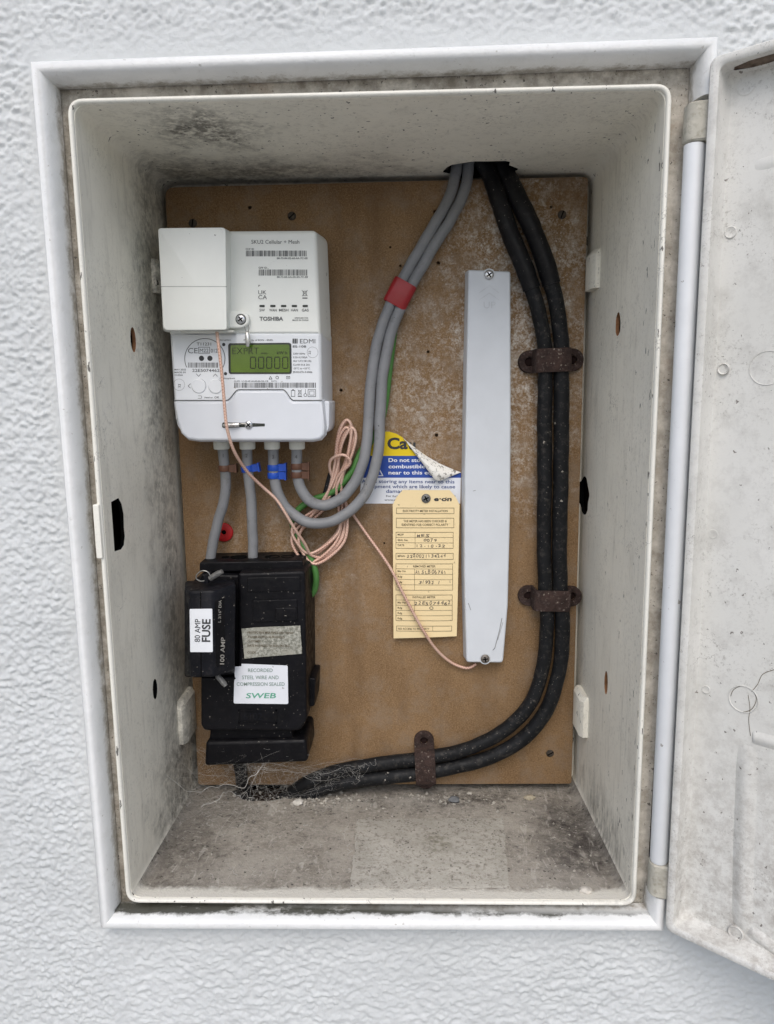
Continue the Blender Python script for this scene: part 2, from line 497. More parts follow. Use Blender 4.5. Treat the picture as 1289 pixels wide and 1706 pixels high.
def m_black(name, col=(.004, .004, .0052), rough=.32, dust=.12, spk=.22):
    n = NT(name, rough, .16)
    c = n.mx(n.rng(n.noise(60, 5), .35, .7), col, tuple(q*1.6 for q in col))
    c = n.mx(n.mul(n.rng(n.noise(170, 6, .72), .52, .78), .34*dust), c, (.20, .18, .155))
    c = n.mx(n.mul(n.speck(300, .30, .10*spk), .7), c, (.42, .39, .34))
    c = n.mx(n.mul(n.speck(900, .42, .16*spk), .45), c, (.36, .33, .29))
    return n.done(c, n.rng(n.noise(150, 5), .35, .7, rough, min(1, rough + .3)), n.bump(n.noise(700, 4), .15, .0005))
def m_grey_cable():
    n = NT('grey_cable_sheath', .5, .35)
    c = n.mx(n.rng(n.noise(40, 4), .3, .7), (.19, .196, .205), (.24, .247, .258))
    c = n.mx(n.mul(n.rng(n.noise(95, 6, .7), .56, .72), .55), c, (.10, .098, .092))
    c = n.mx(n.mul(n.speck(180, .16, .2), .8), c, (.03, .03, .03))
    c = n.mx(n.mul(n.rng(n.noise(50, 5, .7), .57, .72), .3), c, (.30, .28, .25))
    return n.done(c, None, n.bump(n.noise(500, 4), .12, .0005))
def m_rust():
    n = NT('rusty_steel', .85, .25)
    c = n.mx(n.rng(n.noise(150, 6, .7), .35, .68), (.026, .017, .015), (.060, .037, .031))
    c = n.mx(n.mul(n.rng(n.noise(320, 5, .7), .55, .7), .7), c, (.13, .10, .09))
    c = n.mx(n.mul(n.speck(500, .4, .2), .6), c, (.30, .26, .22))
    return n.done(c, None, n.bump(n.noise(420, 6, .75), .9, .0012))
def m_braid():
    n = NT('copper_braid', .45, .5, .25)
    a = n.node('ShaderNodeAttribute'); a.attribute_name = 'tuv'
    u, v, _ = n.xyz(a.outputs['Vector'])
    s1 = n.m('SINE', n.m('ADD', n.mul(u, 2600.0), n.mul(v, 2.0)))
    s2 = n.m('SINE', n.m('SUBTRACT', n.mul(u, 2600.0), n.mul(v, 2.0)))
    p = n.m('MAXIMUM', s1, s2)
    c = n.mx(n.rng(p, .0, .9), (.52, .30, .225), (.70, .47, .375))
    c = n.mx(n.rng(n.noise(40, 4), .4, .7), c, (.66, .47, .38))
    return n.done(c, None, n.bump(p, .3, .0002))
def m_paper(name, col, speck=.12):
    n = NT(name, .7, .25)
    c = n.mx(n.rng(n.noise(30, 5), .3, .7), tuple(q*.93 for q in col), col)
    c = n.mx(n.mul(n.rng(n.noise(90, 6, .7), .58, .75), .28), c, tuple(q*.72 for q in col))
    c = n.mx(n.mul(n.speck(260, .22, speck), .6), c, (.12, .10, .08))
    return n.done(c, None, n.bump(n.noise(500, 3), .08, .0003))
def m_foil():
    n = NT('worn_foil', .5, .5, .35)
    c = n.mx(n.rng(n.noise(420, 5, .75), .4, .62), (.20, .20, .165), (.50, .50, .44))
    c = n.mx(n.rng(n.noise(60, 4), .5, .7), c, (.40, .39, .33))
    return n.done(c, None, n.bump(n.noise(300, 5), .5, .0008))
def m_flap():
    n = NT('sticker_back', .7, .2)
    v = n.rng(n.noise(420, 5, .75, n.scl(n.pos(), (1, 1, .6))), .55, .60)
    c = n.mx(n.mul(v, .85), (.80, .79, .74), (.12, .115, .10))
    return n.done(c)
def m_lcd():
    n = NT('display_glass', .10, .6)
    c = n.mx(n.rng(n.noise(30, 3), .3, .7), (.042, .105, .004), (.075, .150, .010))
    return n.done(c)
def m_door():
    n = NT('door_plastic', .6, .3)
    x, y, z = n.xyz()
    base = n.mx(n.rng(n.noise(11, 5), .32, .68), (.66, .66, .625), (.74, .74, .71))
    c = n.mx(n.mul(n.rng(n.noise(48, 6, .78), .48, .72), .50), base, (.37, .36, .335))
    c = n.mx(n.mul(n.rng(n.noise(420, 5, .85), .54, .68), n.rng(n.noise(20, 5, .7), .42, .64), .75), c, (.17, .155, .135))
    low = n.mul(n.rng(z, -.08, -.24), n.rng(n.noise(130, 6, .78), .42, .66))
    c = n.mx(n.mul(low, .6), c, (.30, .27, .24))
    c = n.mx(n.mul(n.speck(260, .22, .22), .8), c, (.07, .055, .05))
    vein = n.mul(n.rng(n.m('ABSOLUTE', n.m('SUBTRACT', n.noise(22, 5, .7), .5)), .006, .001), n.rng(n.noise(18, 3), .55, .66))
    c = n.mx(n.mul(vein, .55), c, (.15, .13, .11))
    mat = n.done(c, None, n.bump(n.noise(300, 5), .15, .0008))
    tr = n.node('ShaderNodeBsdfTranslucent'); tr.inputs[0].default_value = (.85, .72, .50, 1)
    mx = n.node('ShaderNodeMixShader'); mx.inputs[0].default_value = .12
    out = [q for q in n.t.nodes if q.type == 'OUTPUT_MATERIAL'][0]
    n.t.links.new(n.b.outputs[0], mx.inputs[1]); n.t.links.new(tr.outputs[0], mx.inputs[2]); n.t.links.new(mx.outputs[0], out.inputs[0])
    return mat

M = dict(
    barrel=plain('white_barrel', (.70, .72, .735), .35, .4, var=.03, speck=.03, dustcol=(.3, .28, .25)), knuckle=plain('grubby_knuckle', (.47, .45, .385), .7, .2, var=.2, scale=90, dust=.8, dustcol=(.22, .20, .15), speck=.06), render=m_render(), frame=m_frame(), rebate=m_rebate(), rim=m_cream('cream_rim', (.80, .785, .71), .62), cream=m_cream('cream_tub'),
    floor=m_floor(), patch=m_patch(), board=m_board(), edge=m_board_edge(), door=m_door(),
    meter=plain('meter_plastic', (.74, .77, .80), .42, .4, var=.02, bump=.04, speck=.012), hub=plain('hub_plastic', (.79, .81, .77), .42, .4, var=.02, bump=.04, speck=.02, dustcol=(.14, .13, .12)),
    cover=plain('terminal_plastic', (.66, .69, .735), .38, .4, var=.02, bump=.04), gland=plain('gland_plastic', (.66, .67, .62), .5),
    aerial=plain('aerial_plastic', (.60, .635, .675), .45, .4, var=.03, bump=.05),
    emboss=plain('aerial_emboss', (.54, .57, .60), .5),
    ink=plain('black_ink', (.035, .037, .04), .6), greyink=plain('grey_ink', (.10, .105, .11), .6), pen=plain('pen_ink', (.10, .085, .075), .6),
    brownink=plain('brown_ink', (.11, .085, .05), .7), white=m_paper('white_print', (.80, .83, .87), .03), blue=m_paper('blue_print', (.035, .085, .36)), yellow=m_paper('yellow_print', (.78, .58, .02)),
    stickerwhite=m_paper('sticker_white', (.74, .77, .82)), navy=plain('navy_ink', (.05, .085, .22), .6), manila=m_paper('manila_card', (.83, .67, .39)),
    green_ink=plain('green_ink', (.10, .36, .24), .6), greyinkgreen=plain('faded_green_ink', (.22, .30, .27), .6),
    foil=m_foil(), flap=m_flap(), lcd=m_lcd(), lcdink=plain('lcd_segment', (.010, .018, .004), .3), bezel=plain('bezel', (.03, .035, .03), .3),
    greycable=m_grey_cable(), blackcable=m_black('black_cable_sheath', (.0075, .008, .009), .40, .75, .32), tape=m_black('black_tape', (.008, .008, .009), .28, .25, .3),
    cutout=m_black('black_moulding'), carrier=m_black('black_carrier', (.006, .0065, .009), .36, .25, .3),
    rust=m_rust(), steel=plain('zinc_steel', (.55, .56, .57), .28, .5, .95, var=.2, scale=300), dullsteel=plain('dull_screw', (.22, .20, .18), .5, .4, .7, var=.3, scale=300),
    dullscrew=plain('dirty_screw', (.075, .062, .05), .6, .3, .5, var=.4, scale=300), lead=plain('lead_seal', (.17, .17, .165), .55, .4, .4, var=.25, scale=400), seal=plain('bright_seal', (.62, .62, .60), .3, .5, .7, var=.2, scale=300), wire=plain('seal_wire', (.42, .42, .40), .4, .5, .7),
    bluec=plain('blue_clip', (.012, .07, .42), .35), brownc=plain('brown_clip', (.105, .048, .028), .4, var=.2, speck=.05), redt=plain('red_tape', (.30, .018, .022), .38, var=.2),
    redw=plain('red_washer', (.42, .012, .014), .45), green=plain('green_sheath', (.065, .19, .045), .45, var=.2), braid=m_braid(),
    dark=plain('dark_hole', (.004, .004, .004), .9, .05), brick=plain('brick_dust', (.05, .03, .022), .95, .05, var=.4, scale=120), web=plain('cobweb', (.50, .49, .46), .9, .1), grit=plain('grit', (.34, .32, .28), .9, .1, var=.5, scale=180),
    rustdust=plain('rust_dust', (.24, .12, .06), .95, .05, var=.3, scale=200),
    ground=plain('paving', (.30, .295, .285), .9, .1, var=.15, scale=6),
)

# ------------------------------------------------------------------ numpy noise
def vnoise(x, y, seed):
    r = np.random.default_rng(seed); g = r.random((256, 256))
    xi = np.floor(x).astype(int); yi = np.floor(y).astype(int); fx = x - xi; fy = y - yi
    fx = fx*fx*fx*(fx*(fx*6-15)+10); fy = fy*fy*fy*(fy*(fy*6-15)+10)
    q = lambda a, b: g[(xi + a) & 255, (yi + b) & 255]
    return (q(0,0)*(1-fx)+q(1,0)*fx)*(1-fy) + (q(0,1)*(1-fx)+q(1,1)*fx)*fy
def fbm(x, y, seed, oct=4, gain=.5):
    s, a, t = 0, 1, 0
    for k in range(oct):
        s = s + a*vnoise(x*2**k + 17*k, y*2**k + 5*k, seed + k); t += a; a *= gain
    return s / t

# ------------------------------------------------------------------ ground (out of frame, throws light back up)
mb = MB(); mb.add([(-60, -60, -1.25), (60, -60, -1.25), (60, .5, -1.25), (-60, .5, -1.25)], [(0, 1, 2, 3)])
tag(build('ground', mb, M['ground'], smooth=0), kind='structure')

# ------------------------------------------------------------------ wall of painted roughcast
FX0, FX1, FZ0, FZ1 = -.2078, .2070, -.2958, .2957       # outer frame
def wall():
    st = .0011
    xs = np.concatenate([np.linspace(-1.6, -.34, 40)[:-1], np.arange(-.34, .36, st), np.linspace(.36, 1.6, 40)[1:]])
    zs = np.concatenate([np.linspace(-1.25, -.44, 30)[:-1], np.arange(-.44, .38, st), np.linspace(.38, 1.4, 30)[1:]])
    X, Z = np.meshgrid(xs, zs)
    wx = X + .006*(vnoise(X*90, Z*90, 3) - .5); wz = Z + .006*(vnoise(X*90+9, Z*90+4, 4) - .5)
    a = fbm(wx*270, wz*330, 21, 3, .55)
    b = 1 - np.abs(2*fbm(wx*210+3, wz*270+8, 31, 3, .5) - 1)
    c = fbm(X*22, Z*22, 41, 2)
    d = fbm(X*420, Z*420, 51, 2)
    def domes(cx, cz, seed):
        g = np.random.default_rng(seed).random((128, 128, 3))
        U, Vv = X/cx, Z/cz; ui, vi = np.floor(U).astype(int), np.floor(Vv).astype(int); o_ = np.zeros_like(X)
        for di in (-1, 0, 1):
            for dj in (-1, 0, 1):
                q = g[(ui+di) & 127, (vi+dj) & 127]
                dd = (U - ui - di - q[..., 0])**2 + (Vv - vi - dj - q[..., 1])**2
                o_ = np.maximum(o_, (.4 + .6*q[..., 2])*np.exp(-dd*3.4))
        return o_
    w1 = np.maximum(domes(.0050, .0040, 5), .8*domes(.0034, .0029, 6))
    fine = .0021*np.maximum(domes(.0042, .0038, 5), .85*domes(.0030, .0028, 6)) + .0012*np.clip((a - .30)/.45, 0, 1)
    soft = .0014*w1 + .0009*np.clip((fbm(wx*170, wz*300, 71, 3, .5) - .3)/.45, 0, 1) + .0005*(b - .6)
    k_ = np.clip((-.292 - Z)/.03, 0, 1)*np.clip((X + .235)/.05, 0, 1)
    h = (fine*(1 - k_) + soft*k_)*(.65 + .7*fbm(X*14, Z*14, 61, 2)) + .0012*(c - .5) + .0005*(d-.5)
    # render worked smooth right up against the frame
    ex = np.maximum(np.maximum(FX0 - X, X - FX1), 0); ez = np.maximum(np.maximum(FZ0 - Z, Z - FZ1), 0)
    dist = np.sqrt(ex**2 + ez**2)
    k = np.clip(dist/(.011 + .016*np.where(Z > 0, ez, 0)/(dist + 1e-6)), .12, 1)
    h = h*k + .0006*(1 - k)
    Y = .001 - h
    V = np.stack([X, Y, Z], -1).reshape(-1, 3)
    nx, nz = len(xs), len(zs)
    idx = np.arange(nx*nz).reshape(nz, nx)
    F = np.stack([idx[:-1, :-1], idx[:-1, 1:], idx[1:, 1:], idx[1:, :-1]], -1).reshape(-1, 4)
    ins = (X > FX0+.005) & (X < FX1-.005) & (Z > FZ0+.005) & (Z < FZ1-.005)
    ins = ins.reshape(-1)
    F = F[~ins[F].any(1)]
    me = bpy.data.meshes.new('wall')
    me.vertices.add(len(V)); me.vertices.foreach_set('co', V.astype(np.float32).ravel())
    me.loops.add(F.size); me.loops.foreach_set('vertex_index', F.astype(np.int32).ravel())
    me.polygons.add(len(F)); me.polygons.foreach_set('loop_start', np.arange(0, F.size, 4, dtype=np.int32))
    me.update(calc_edges=True); me.validate()
    me.shade_smooth()
    me.materials.append(M['render'])
    o = bpy.data.objects.new('wall', me); COL.objects.link(o)
    tag(o, 'white painted roughcast wall around the recessed meter box', 'wall')
    return o
wall_o = wall()
mb = MB()                                                # masonry pocket behind the box
x0, x1, z0, z1 = -.205, .204, -.303, .292
mb.add([(x0, .006, z0), (x1, .006, z0), (x1, .006, z1), (x0, .006, z1), (x0, .215, z0), (x1, .215, z0), (x1, .215, z1), (x0, .215, z1)],
       [(0, 1, 5, 4), (1, 2, 6, 5), (2, 3, 7, 6), (3, 0, 4, 7), (4, 5, 6, 7)])
build('masonry_recess', mb, M['brick'], wall_o, smooth=0)

# ------------------------------------------------------------------ meter box
box = thing('meter_box', 'white recessed meter cabinet with dirty cream interior and door swung open', 'meter box', (0, 0, -.296))
def sweep_closed(corners, prof, radii, seg=5):
    """profile of (offset inwards, depth) run round a rectangle of 4 corners"""
    loops = []
    for d, y in prof:
        p = inset(corners if area(corners) > 0 else corners[::-1], d)
        loops.append((p, y))
    return loops
frame_c = O([(163, 1552), (1110, 1556), (1203, 55), (44, 97)], -.014)   # counter-clockwise from bottom left
# the bead: an open run that leaves the hinge side free
bead = [(0, .003), (0, -.0060), (.0004, -.0090), (.0013, -.0120), (.0028, -.0143), (.0046, -.0153), (.0064, -.0150), (.0082, -.0134), (.0096, -.0104), (.0106, -.0062), (.0113, -.0015), (.0116, .0030)]
zt = at(1150, 160, -.012).z; zb = at(1105, 1494, -.012).z
loops = []
for d, y in bead:
    p = inset(frame_c, d)       # BL BR TR TL
    BL, BR, TR, TL = [Vector(q) for q in p]
    def on(z, a, b): t = (z - a.y)/(b.y - a.y); return a + (b - a)*t
    run = [on(zt, BR, TR), TR, TL, BL, BR, on(zb, BR, TR)]
    loops.append([(q.x, y, q.y) for q in run])
mb = MB()
n = len(bead)
# densify along the run for smooth mitres
o = len(mb.v)
for l in loops: mb.v += l
for k in range(n-1):
    for i in range(5):
        mb.f.append((o+k*6+i, o+k*6+i+1, o+(k+1)*6+i+1, o+(k+1)*6+i)); mb.m.append(0)
for i in (0, 5):
    mb.f.append(tuple(o+k*6+i for k in range(n))); mb.m.append(0)
frame_o = build('frame', mb, M['frame'], box, smooth=50)
# hinge barrel on the right
mb = MB()
bt, bb = at(1157, 241, -.0085), at(1101, 1434, -.0085)
hx = (bt.x + bb.x)/2 - .0008
bar = spline([(hx, -.0085, bt.z), (hx, -.0085, bt.z - .0015)], 3) + [(hx, -.0085, bt.z - .1), (hx, -.0085, bb.z + .0015), (hx, -.0085, bb.z)]
nb = len(bar)
mb.tube(bar, lambda t: .0062 if .01 < t < .99 else .0056, 24)
build('hinge_barrel', mb, M['barrel'], box, smooth=50)
# rebate channel (dirty), behind the bead
lipc = [(-.1892, -.2800), (.1850, -.2793), (.1848, .2742), (-.1886, .2741)]
def ringloop(poly, r, y, seg=6): return [(x, y, z) for x, z in rounded(poly, r, seg)]
out_c = inset(frame_c, .0095)
mb = MB()
mb.loft([ringloop(out_c, .002, .0034), ringloop(inset(out_c, .002), .003, .0042), ringloop(inset(lipc, .0), .010, .0042), ringloop(inset(lipc, .0006), .010, .0052)], False, False)
build('rebate', mb, M['rebate'], box, smooth=50)
# rim
mb = MB()
prof = [(0, .010), (0, -.0040), (.0004, -.0054), (.0013, -.0064), (.0023, -.0064), (.0031, -.0056), (.0034, -.0044), (.0034, -.0020)]
mb.loft([ringloop(inset(lipc, d), .0105 - d, y) for d, y in prof] + [ringloop(inset(lipc, .0010), .0105, -.0020), ringloop(inset(lipc, 0), .0105, .010)], False, False)
build('rim', mb, M['rim'], box, smooth=50)
# tub, closed solid, then real openings
inn = inset(lipc, .0036)
backc = [(-.1868, -.2868), (.1802, -.2852), (.1790, .2705), (-.1862, .2718)]
def lerp_poly(a, b, t): return [(p[0]+(q[0]-p[0])*t, p[1]+(q[1]-p[1])*t) for p, q in zip(a, b)]
SEG = 6
yb = .178
mb = MB()
L = []
for k in range(9):
    t = k/8
    L.append(ringloop(lerp_poly(inn, backc, t), .0085 + .004*t, -.0035 + (yb + .0035)*t, SEG))
L.append(ringloop(inset(backc, .003), .010, yb + .002, SEG))
Lo = [ringloop(inset(backc, -.003), .014, yb + .005, SEG), ringloop(inset(inn, -.0024), .011, -.0035, SEG)]
nn = len(L[0])
o = 0
allL = L + Lo
for l in allL: mb.v += l
def side_of(i): # which wall: corner block of SEG+1 points per corner, then straight run to the next
    c, j = divmod(i, SEG + 1)
    return c if j == SEG else -1
for k in range(len(allL) - 1):
    if k == len(L) - 1: continue
    for i in range(nn):
        j = (i + 1) % nn
        mb.f.append((k*nn+i, k*nn+j, (k+1)*nn+j, (k+1)*nn+i))
        s_ = side_of(i)
        mb.m.append(1 if ((s_ == 0 or (i // (SEG+1) == 0 and i % (SEG+1) >= 2) or (i // (SEG+1) == 1 and i % (SEG+1) < 4)) and k < len(L)-1) else 0)
kk = len(L) - 1
mb.f.append(tuple(kk*nn + i for i in range(nn))); mb.m.append(0)
mb.f.append(tuple((kk+1)*nn + i for i in reversed(range(nn)))); mb.m.append(0)
for i in range(nn):
    j = (i+1) % nn
    mb.f.append(((kk+2)*nn+i, (kk+2)*nn+j, j, i)); mb.m.append(0)
tub = build('tub', mb, [M['cream'], M['floor']], box)
def blob(c, rx, ry, rz, seg=14, rings=7, jit=.0, seed=1):
    r = random.Random(seed); m_ = MB(); c = Vector(c)
    vs_, fs = [c + Vector((0, 0, rz))], []
    for k in range(1, rings):
        for i in range(seg):
            a, b = math.pi*k/rings, 2*math.pi*i/seg; q = 1 + r.uniform(-jit, jit)
            vs_.append(c + Vector((rx*math.sin(a)*math.cos(b)*q, ry*math.sin(a)*math.sin(b)*q, rz*math.cos(a))))
    vs_.append(c - Vector((0, 0, rz)))
    for i in range(seg): fs.append((0, 1+i, 1+(i+1) % seg))
    for k in range(rings-2):
        for i in range(seg):
            fs.append((1+k*seg+i, 1+(k+1)*seg+i, 1+(k+1)*seg+(i+1) % seg, 1+k*seg+(i+1) % seg))
    l = len(vs_)-1
    for i in range(seg): fs.append((l, 1+(rings-2)*seg+(i+1) % seg, 1+(rings-2)*seg+i))
    m_.add(vs_, fs); return m_
def on_left(px, py):  # point of the left inner wall
    d = CM @ Vector(((px-PW/2)/FPX, -(py-PH/2)/FPX, -1)); return CAM_LOC + d*((-.1855-CAM_LOC.x)/d.x)
def on_right(px, py):
    d = CM @ Vector(((px-PW/2)/FPX, -(py-PH/2)/FPX, -1)); return CAM_LOC + d*((.1810-CAM_LOC.x)/d.x)
def on_floor(px, py, z=-.2805):
    d = CM @ Vector(((px-PW/2)/FPX, -(py-PH/2)/FPX, -1)); return CAM_LOC + d*((z-CAM_LOC.z)/d.z)
def floor_z(y): return -.2764 + (y + .0035)/(yb + .0035)*(-.2868 + .2764 + .0008)
def on_floor_s(px, py):
    z = -.281
    for _ in range(6): p = on_floor(px, py, z); z = floor_z(p.y)
    return p
cuts = []
top = at(800, 285, .150)
yh0 = (lambda d: (CAM_LOC + d*((.2715 - CAM_LOC.z)/d.z)).y)(CM @ Vector(((800-PW/2)/FPX, -(267-PH/2)/FPX, -1)))
cuts.append(blob((top.x, (yh0 + .174)/2, .272), .031, (.174 - yh0)/2, .02, jit=.22, seed=4))
fl = on_floor_s(440, 1332)
cuts.append(blob((fl.x - .004, .158, fl.z), .030, .017, .02, jit=.12, seed=5))
a, b = on_left(222, 545), on_left(222, 587)
cuts.append(blob((-.187, a.y*.5+b.y*.5, (a.z+b.z)/2), .02, .0058, abs(a.z-b.z)/2, seed=2))
a, b = on_left(259, 1130), on_left(259, 1166)
cuts.append(blob((-.187, (a.y+b.y)/2, (a.z+b.z)/2), .02, .0055, abs(a.z-b.z)/2, seed=3))
a, b = on_right(975, 792), on_right(975, 858)
cuts.append(blob((.182, a.y - .004, (a.z+b.z)/2), .02, .016, abs(a.z-b.z)/2, jit=.2, seed=6))
a, b = on_right(1031, 520), on_right(1031, 560)
cuts.append(blob((.182, (a.y+b.y)/2, (a.z+b.z)/2), .02, .0065, abs(a.z-b.z)/2, jit=.25, seed=7))
a, b = on_right(1010, 1117), on_right(1010, 1158)
cuts.append(blob((.182, (a.y+b.y)/2, (a.z+b.z)/2), .02, .0050, abs(a.z-b.z)/2, seed=8))
c_ = MB(); a, b = on_left(180, 838), on_left(188, 920)
zm_ = (a.z + b.z)/2
pr_ = [(.0105, b.z), (.0105, a.z), (.024, a.z + .001), (.029, a.z - .004), (.0315, zm_ + .006), (.0305, zm_ - .004), (.031, b.z + .007), (.028, b.z + .001), (.022, b.z - .001)]
c_.loft([[(x_, y_, z_) for y_, z_ in pr_] for x_ in (-.21, -.17)]); cuts.append(c_)
carve(tub, cuts, [M['dark'], M['dark'], M['rustdust'], M['dark'], M['dark'], M['rustdust'], M['rustdust'], M['dark']])
# catch plate beside the left opening, standing a little proud of the rim
mb = MB(); mb.plate(rounded([(-.1905, b.z - .001), (-.1862, b.z - .001), (-.1862, a.z + .001), (-.1905, a.z + .001)], .0012), -.0085, .009, .0008, 2)
build('catch_plate', mb, M['rim'], box)
# board lugs moulded on the side walls
def lug(pts, xw, sgn):
    (x0_, y0_), (x1_, y1_) = pts
    f = on_left if sgn > 0 else on_right
    a_, b_ = f(x0_, y0_), f(x1_, y1_)
    zt_, zb_ = max(a_.z, b_.z), min(a_.z, b_.z); yf = min(a_.y, b_.y) + .006
    dz_ = (zt_ - zb_)*.10; zt_ -= dz_; zb_ += dz_
    m_ = MB(); w = .0060
    pr = [(xw - sgn*.002, yf), (xw + sgn*w*.55, yf), (xw + sgn*w, yf + .004), (xw + sgn*w, .158), (xw - sgn*.002, .158)]
    m_.loft([[(p[0], p[1], zb_) for p in pr], [(p[0], p[1], zb_ + .002) for p in pr], [(p[0], p[1], zt_ - .004) for p in pr], [(p[0] - (sgn*.003 if i in (1, 2, 3) else 0), p[1] + .002, zt_) for i, p in enumerate(pr)]])
    build('board_lug', m_, M['cream'], box)
lug([(247, 420), (262, 497)], -.186, 1)
lug([(292, 1165), (308, 1238)], -.186, 1)
lug([(1007, 402), (1000, 488)], .1795, -1)
lug([(985, 1160), (980, 1238)], .1795, -1)
# flat sticker-like panel under dust on the floor
cn = [on_floor_s(*p) for p in ((583, 1482), (848, 1480), (838, 1364), (594, 1366))]
mb = MB()
pe = []
pr_ = random.Random(12)
for i in range(4):
    a_, b_ = cn[i], cn[(i+1) % 4]
    for k in range(14): q = a_.lerp(b_, k/14); pe.append((q.x + pr_.gauss(0, .0005), q.y + pr_.gauss(0, .0005)))
poly = pe
mb.loft([[(x, y, floor_z(y) - .001) for x, y in poly], [(x, y, floor_z(y) + .0007) for x, y in poly], [(x, y, floor_z(y) + .0011) for x, y in inset(poly if area(poly) > 0 else poly[::-1], .0012)]])
build('floor_panel', mb, M['patch'], box)

# ------------------------------------------------------------------ door
TH = R(40)
HP = Vector((.2003, -.0205, 0)); DS = Vector((math.cos(TH), -math.sin(TH), 0)); DN = Vector((-math.sin(TH), -math.cos(TH), 0))
def dw(s, z, n): return HP + DS*s + DN*n + Vector((0, 0, z))
def ondoor(px, py, n=-.0165):
    d = CM @ Vector(((px-PW/2)/FPX, -(py-PH/2)/FPX, -1)); p0 = HP + DN*n
    q = CAM_LOC + d*((p0 - CAM_LOC).dot(DN)/d.dot(DN)) - HP
    return q.dot(DS), q.z
DZ0, DZ1, DWD = -.2868, .2818, .386
rect_d = [(0, DZ0), (DWD, DZ0), (DWD, DZ1), (0, DZ1)]
mb = MB()
rp = [(.0006, -.0210, .006), (0, -.0190, .006), (0, -.0016, .006), (.0008, -.0004, .0058), (.0024, 0, .0055), (.0046, -.0002, .005), (.0056, -.0012, .0045), (.0062, -.0130, .0045), (.0080, -.0160, .006), (.0115, -.0168, .008)]
lp = []
for d, nn_, r_ in rp:
    lp.append([dw(s, z, nn_) for s, z in rounded(inset(rect_d, d), r_, 5)])
mb.loft(lp, True, True)
door = build('door', mb, M['door'], box, smooth=40)
def ddisc(px, py, rpx, h=.0008, ring=False):
    s0, z0_ = ondoor(px, py); s1, _ = ondoor(px + rpx, py); r_ = abs(s1 - s0)*.72; r_ = rpx/2.6/1000*1.05
    m_ = MB(); nseg = 22
    def cl(rr, n_): return [dw(s0 + rr*math.cos(2*math.pi*k/nseg), z0_ + rr*math.sin(2*math.pi*k/nseg), n_) for k in range(nseg)]
    if ring: m_.loft([cl(r_, -.0170), cl(r_*.985, -.0168 + h*.5), cl(r_*.955, -.0168 + h*.5), cl(r_*.93, -.0170)], False, False)
    else: m_.loft([cl(r_, -.0172), cl(r_, -.0168 + h*.7), cl(r_*.88, -.0168 + h), cl(r_*.70, -.0168+h*.6)], False, True)
    build('moulding_ring' if ring else 'boss', m_, M['door'], door)
ddisc(1243, 143, 13, .0005); ddisc(1217, 387, 9, .0010); ddisc(1206, 615, 9, .0022); ddisc(1278, 613, 26, .0007, True)
ddisc(1238, 1165, 23, .0010, True); ddisc(1176, 1149, 7, .0006); ddisc(1187, 890, 8, .0004); ddisc(1165, 1535, 11, .0006)
def dbar(pts, w, h, name):
    """raised rib along points of the door skin"""
    P_ = [Vector((p.x, p.y)) for p in spline([(*ondoor(*p), 0) for p in pts], 8)]
    m_ = MB(); lps = []; n_ = len(P_)
    for i, p in enumerate(P_):
        t = (P_[min(i+1, n_-1)] - P_[max(i-1, 0)]).normalized(); q = Vector((-t.y, t.x)); e = min(1, i/2.5, (n_-1-i)/2.5)**.7
        lps.append([dw(p.x + q.x*w*a_/5, p.y + q.y*w*a_/5, -.0171 + (h + .0003)*e*(.5 + .5*math.cos(math.pi*a_/5))**.7) for a_ in range(-5, 6)])
    m_.loft(lps, close=False, cap0=False, cap1=False)
    build(name, m_, M['door'], door)
dbar([(1236, 1556), (1239, 1400), (1246, 1240)], .0075, .0026, 'stiffening_rib')
dbar([(1252, 1228), (1275, 1234), (1330, 1250)], .0055, .0016, 'stiffening_rib')
dbar([(1246, 1548), (1290, 1582), (1350, 1625)], .0060, .0022, 'stiffening_rib')
dbar([(1253, 277), (1330, 258)], .0050, .0006, 'stiffening_rib')
ddisc(1226, 1553, 13, .0020); ddisc(1208, 1568, 7, .0012)
for pl in ([(1217, 1160), (1222, 1149), (1236, 1143), (1250, 1148), (1259, 1160), (1258, 1172), (1250, 1183), (1236, 1187)], [(1246, 1158), (1249, 1180), (1247, 1200), (1250, 1226)], [(1252, 1152), (1262, 1140), (1270, 1124), (1289, 1116), (1310, 1112)]):
    m_ = MB(); m_.tube(spline([dw(*ondoor(*p), -.0167) for p in pl], 5), .00018, 5); build('dirt_thread', m_, M['brownink'], door, 60)
# added ragged strip, standing for the dirty brown underside of the door's top rim
mb = MB(); r = random.Random(3)
prev = None; lps = []
for k in range(40):
    s = .0115 + k*.009; zz = DZ1 - .0062 - r.uniform(0, .0006)
    lo_, hi_ = -.0135 + r.uniform(-.002, .002)*(1 if k else 0) + (.004 if k == 0 else 0), -.0035 - r.uniform(0, .003) - (.004 if k == 0 else 0)
    lps.append([dw(s, DZ1 - .0058, lo_), dw(s, zz - .0006 - r.uniform(0, .0012), lo_ + .002), dw(s, zz - .0006 - r.uniform(0, .0008), hi_ - .001), dw(s, DZ1 - .0058, hi_)])
mb.loft(lps)
build('dirt_strip', mb, plain('brown_dirt', (.15, .115, .09), .95, .05, var=.45, scale=220), door, smooth=20)
# hinge knuckles reaching from the door to the barrel line
for za, zb_ in ((172, 238), (1437, 1490)):
    xg = 1152 if za < 500 else 1100
    p0, p1 = at(xg, za, -.010), at(xg, zb_, -.010)
    m_ = MB(); pr = rounded([(hx - .0062, -.0135), (hx + .0075, -.0175), (hx + .0080, -.004), (hx - .0062, -.001)], [.005, .001, .001, .005], 5)
    m_.loft([[(x, y, p1.z + q_) for x, y in inset(pr, d_)] for q_, d_ in ((0, -.0 + .0012), (.001, 0), (p0.z - p1.z - .001, 0), (p0.z - p1.z, .0012))])
    build('hinge_knuckle', m_, M['knuckle'], door)

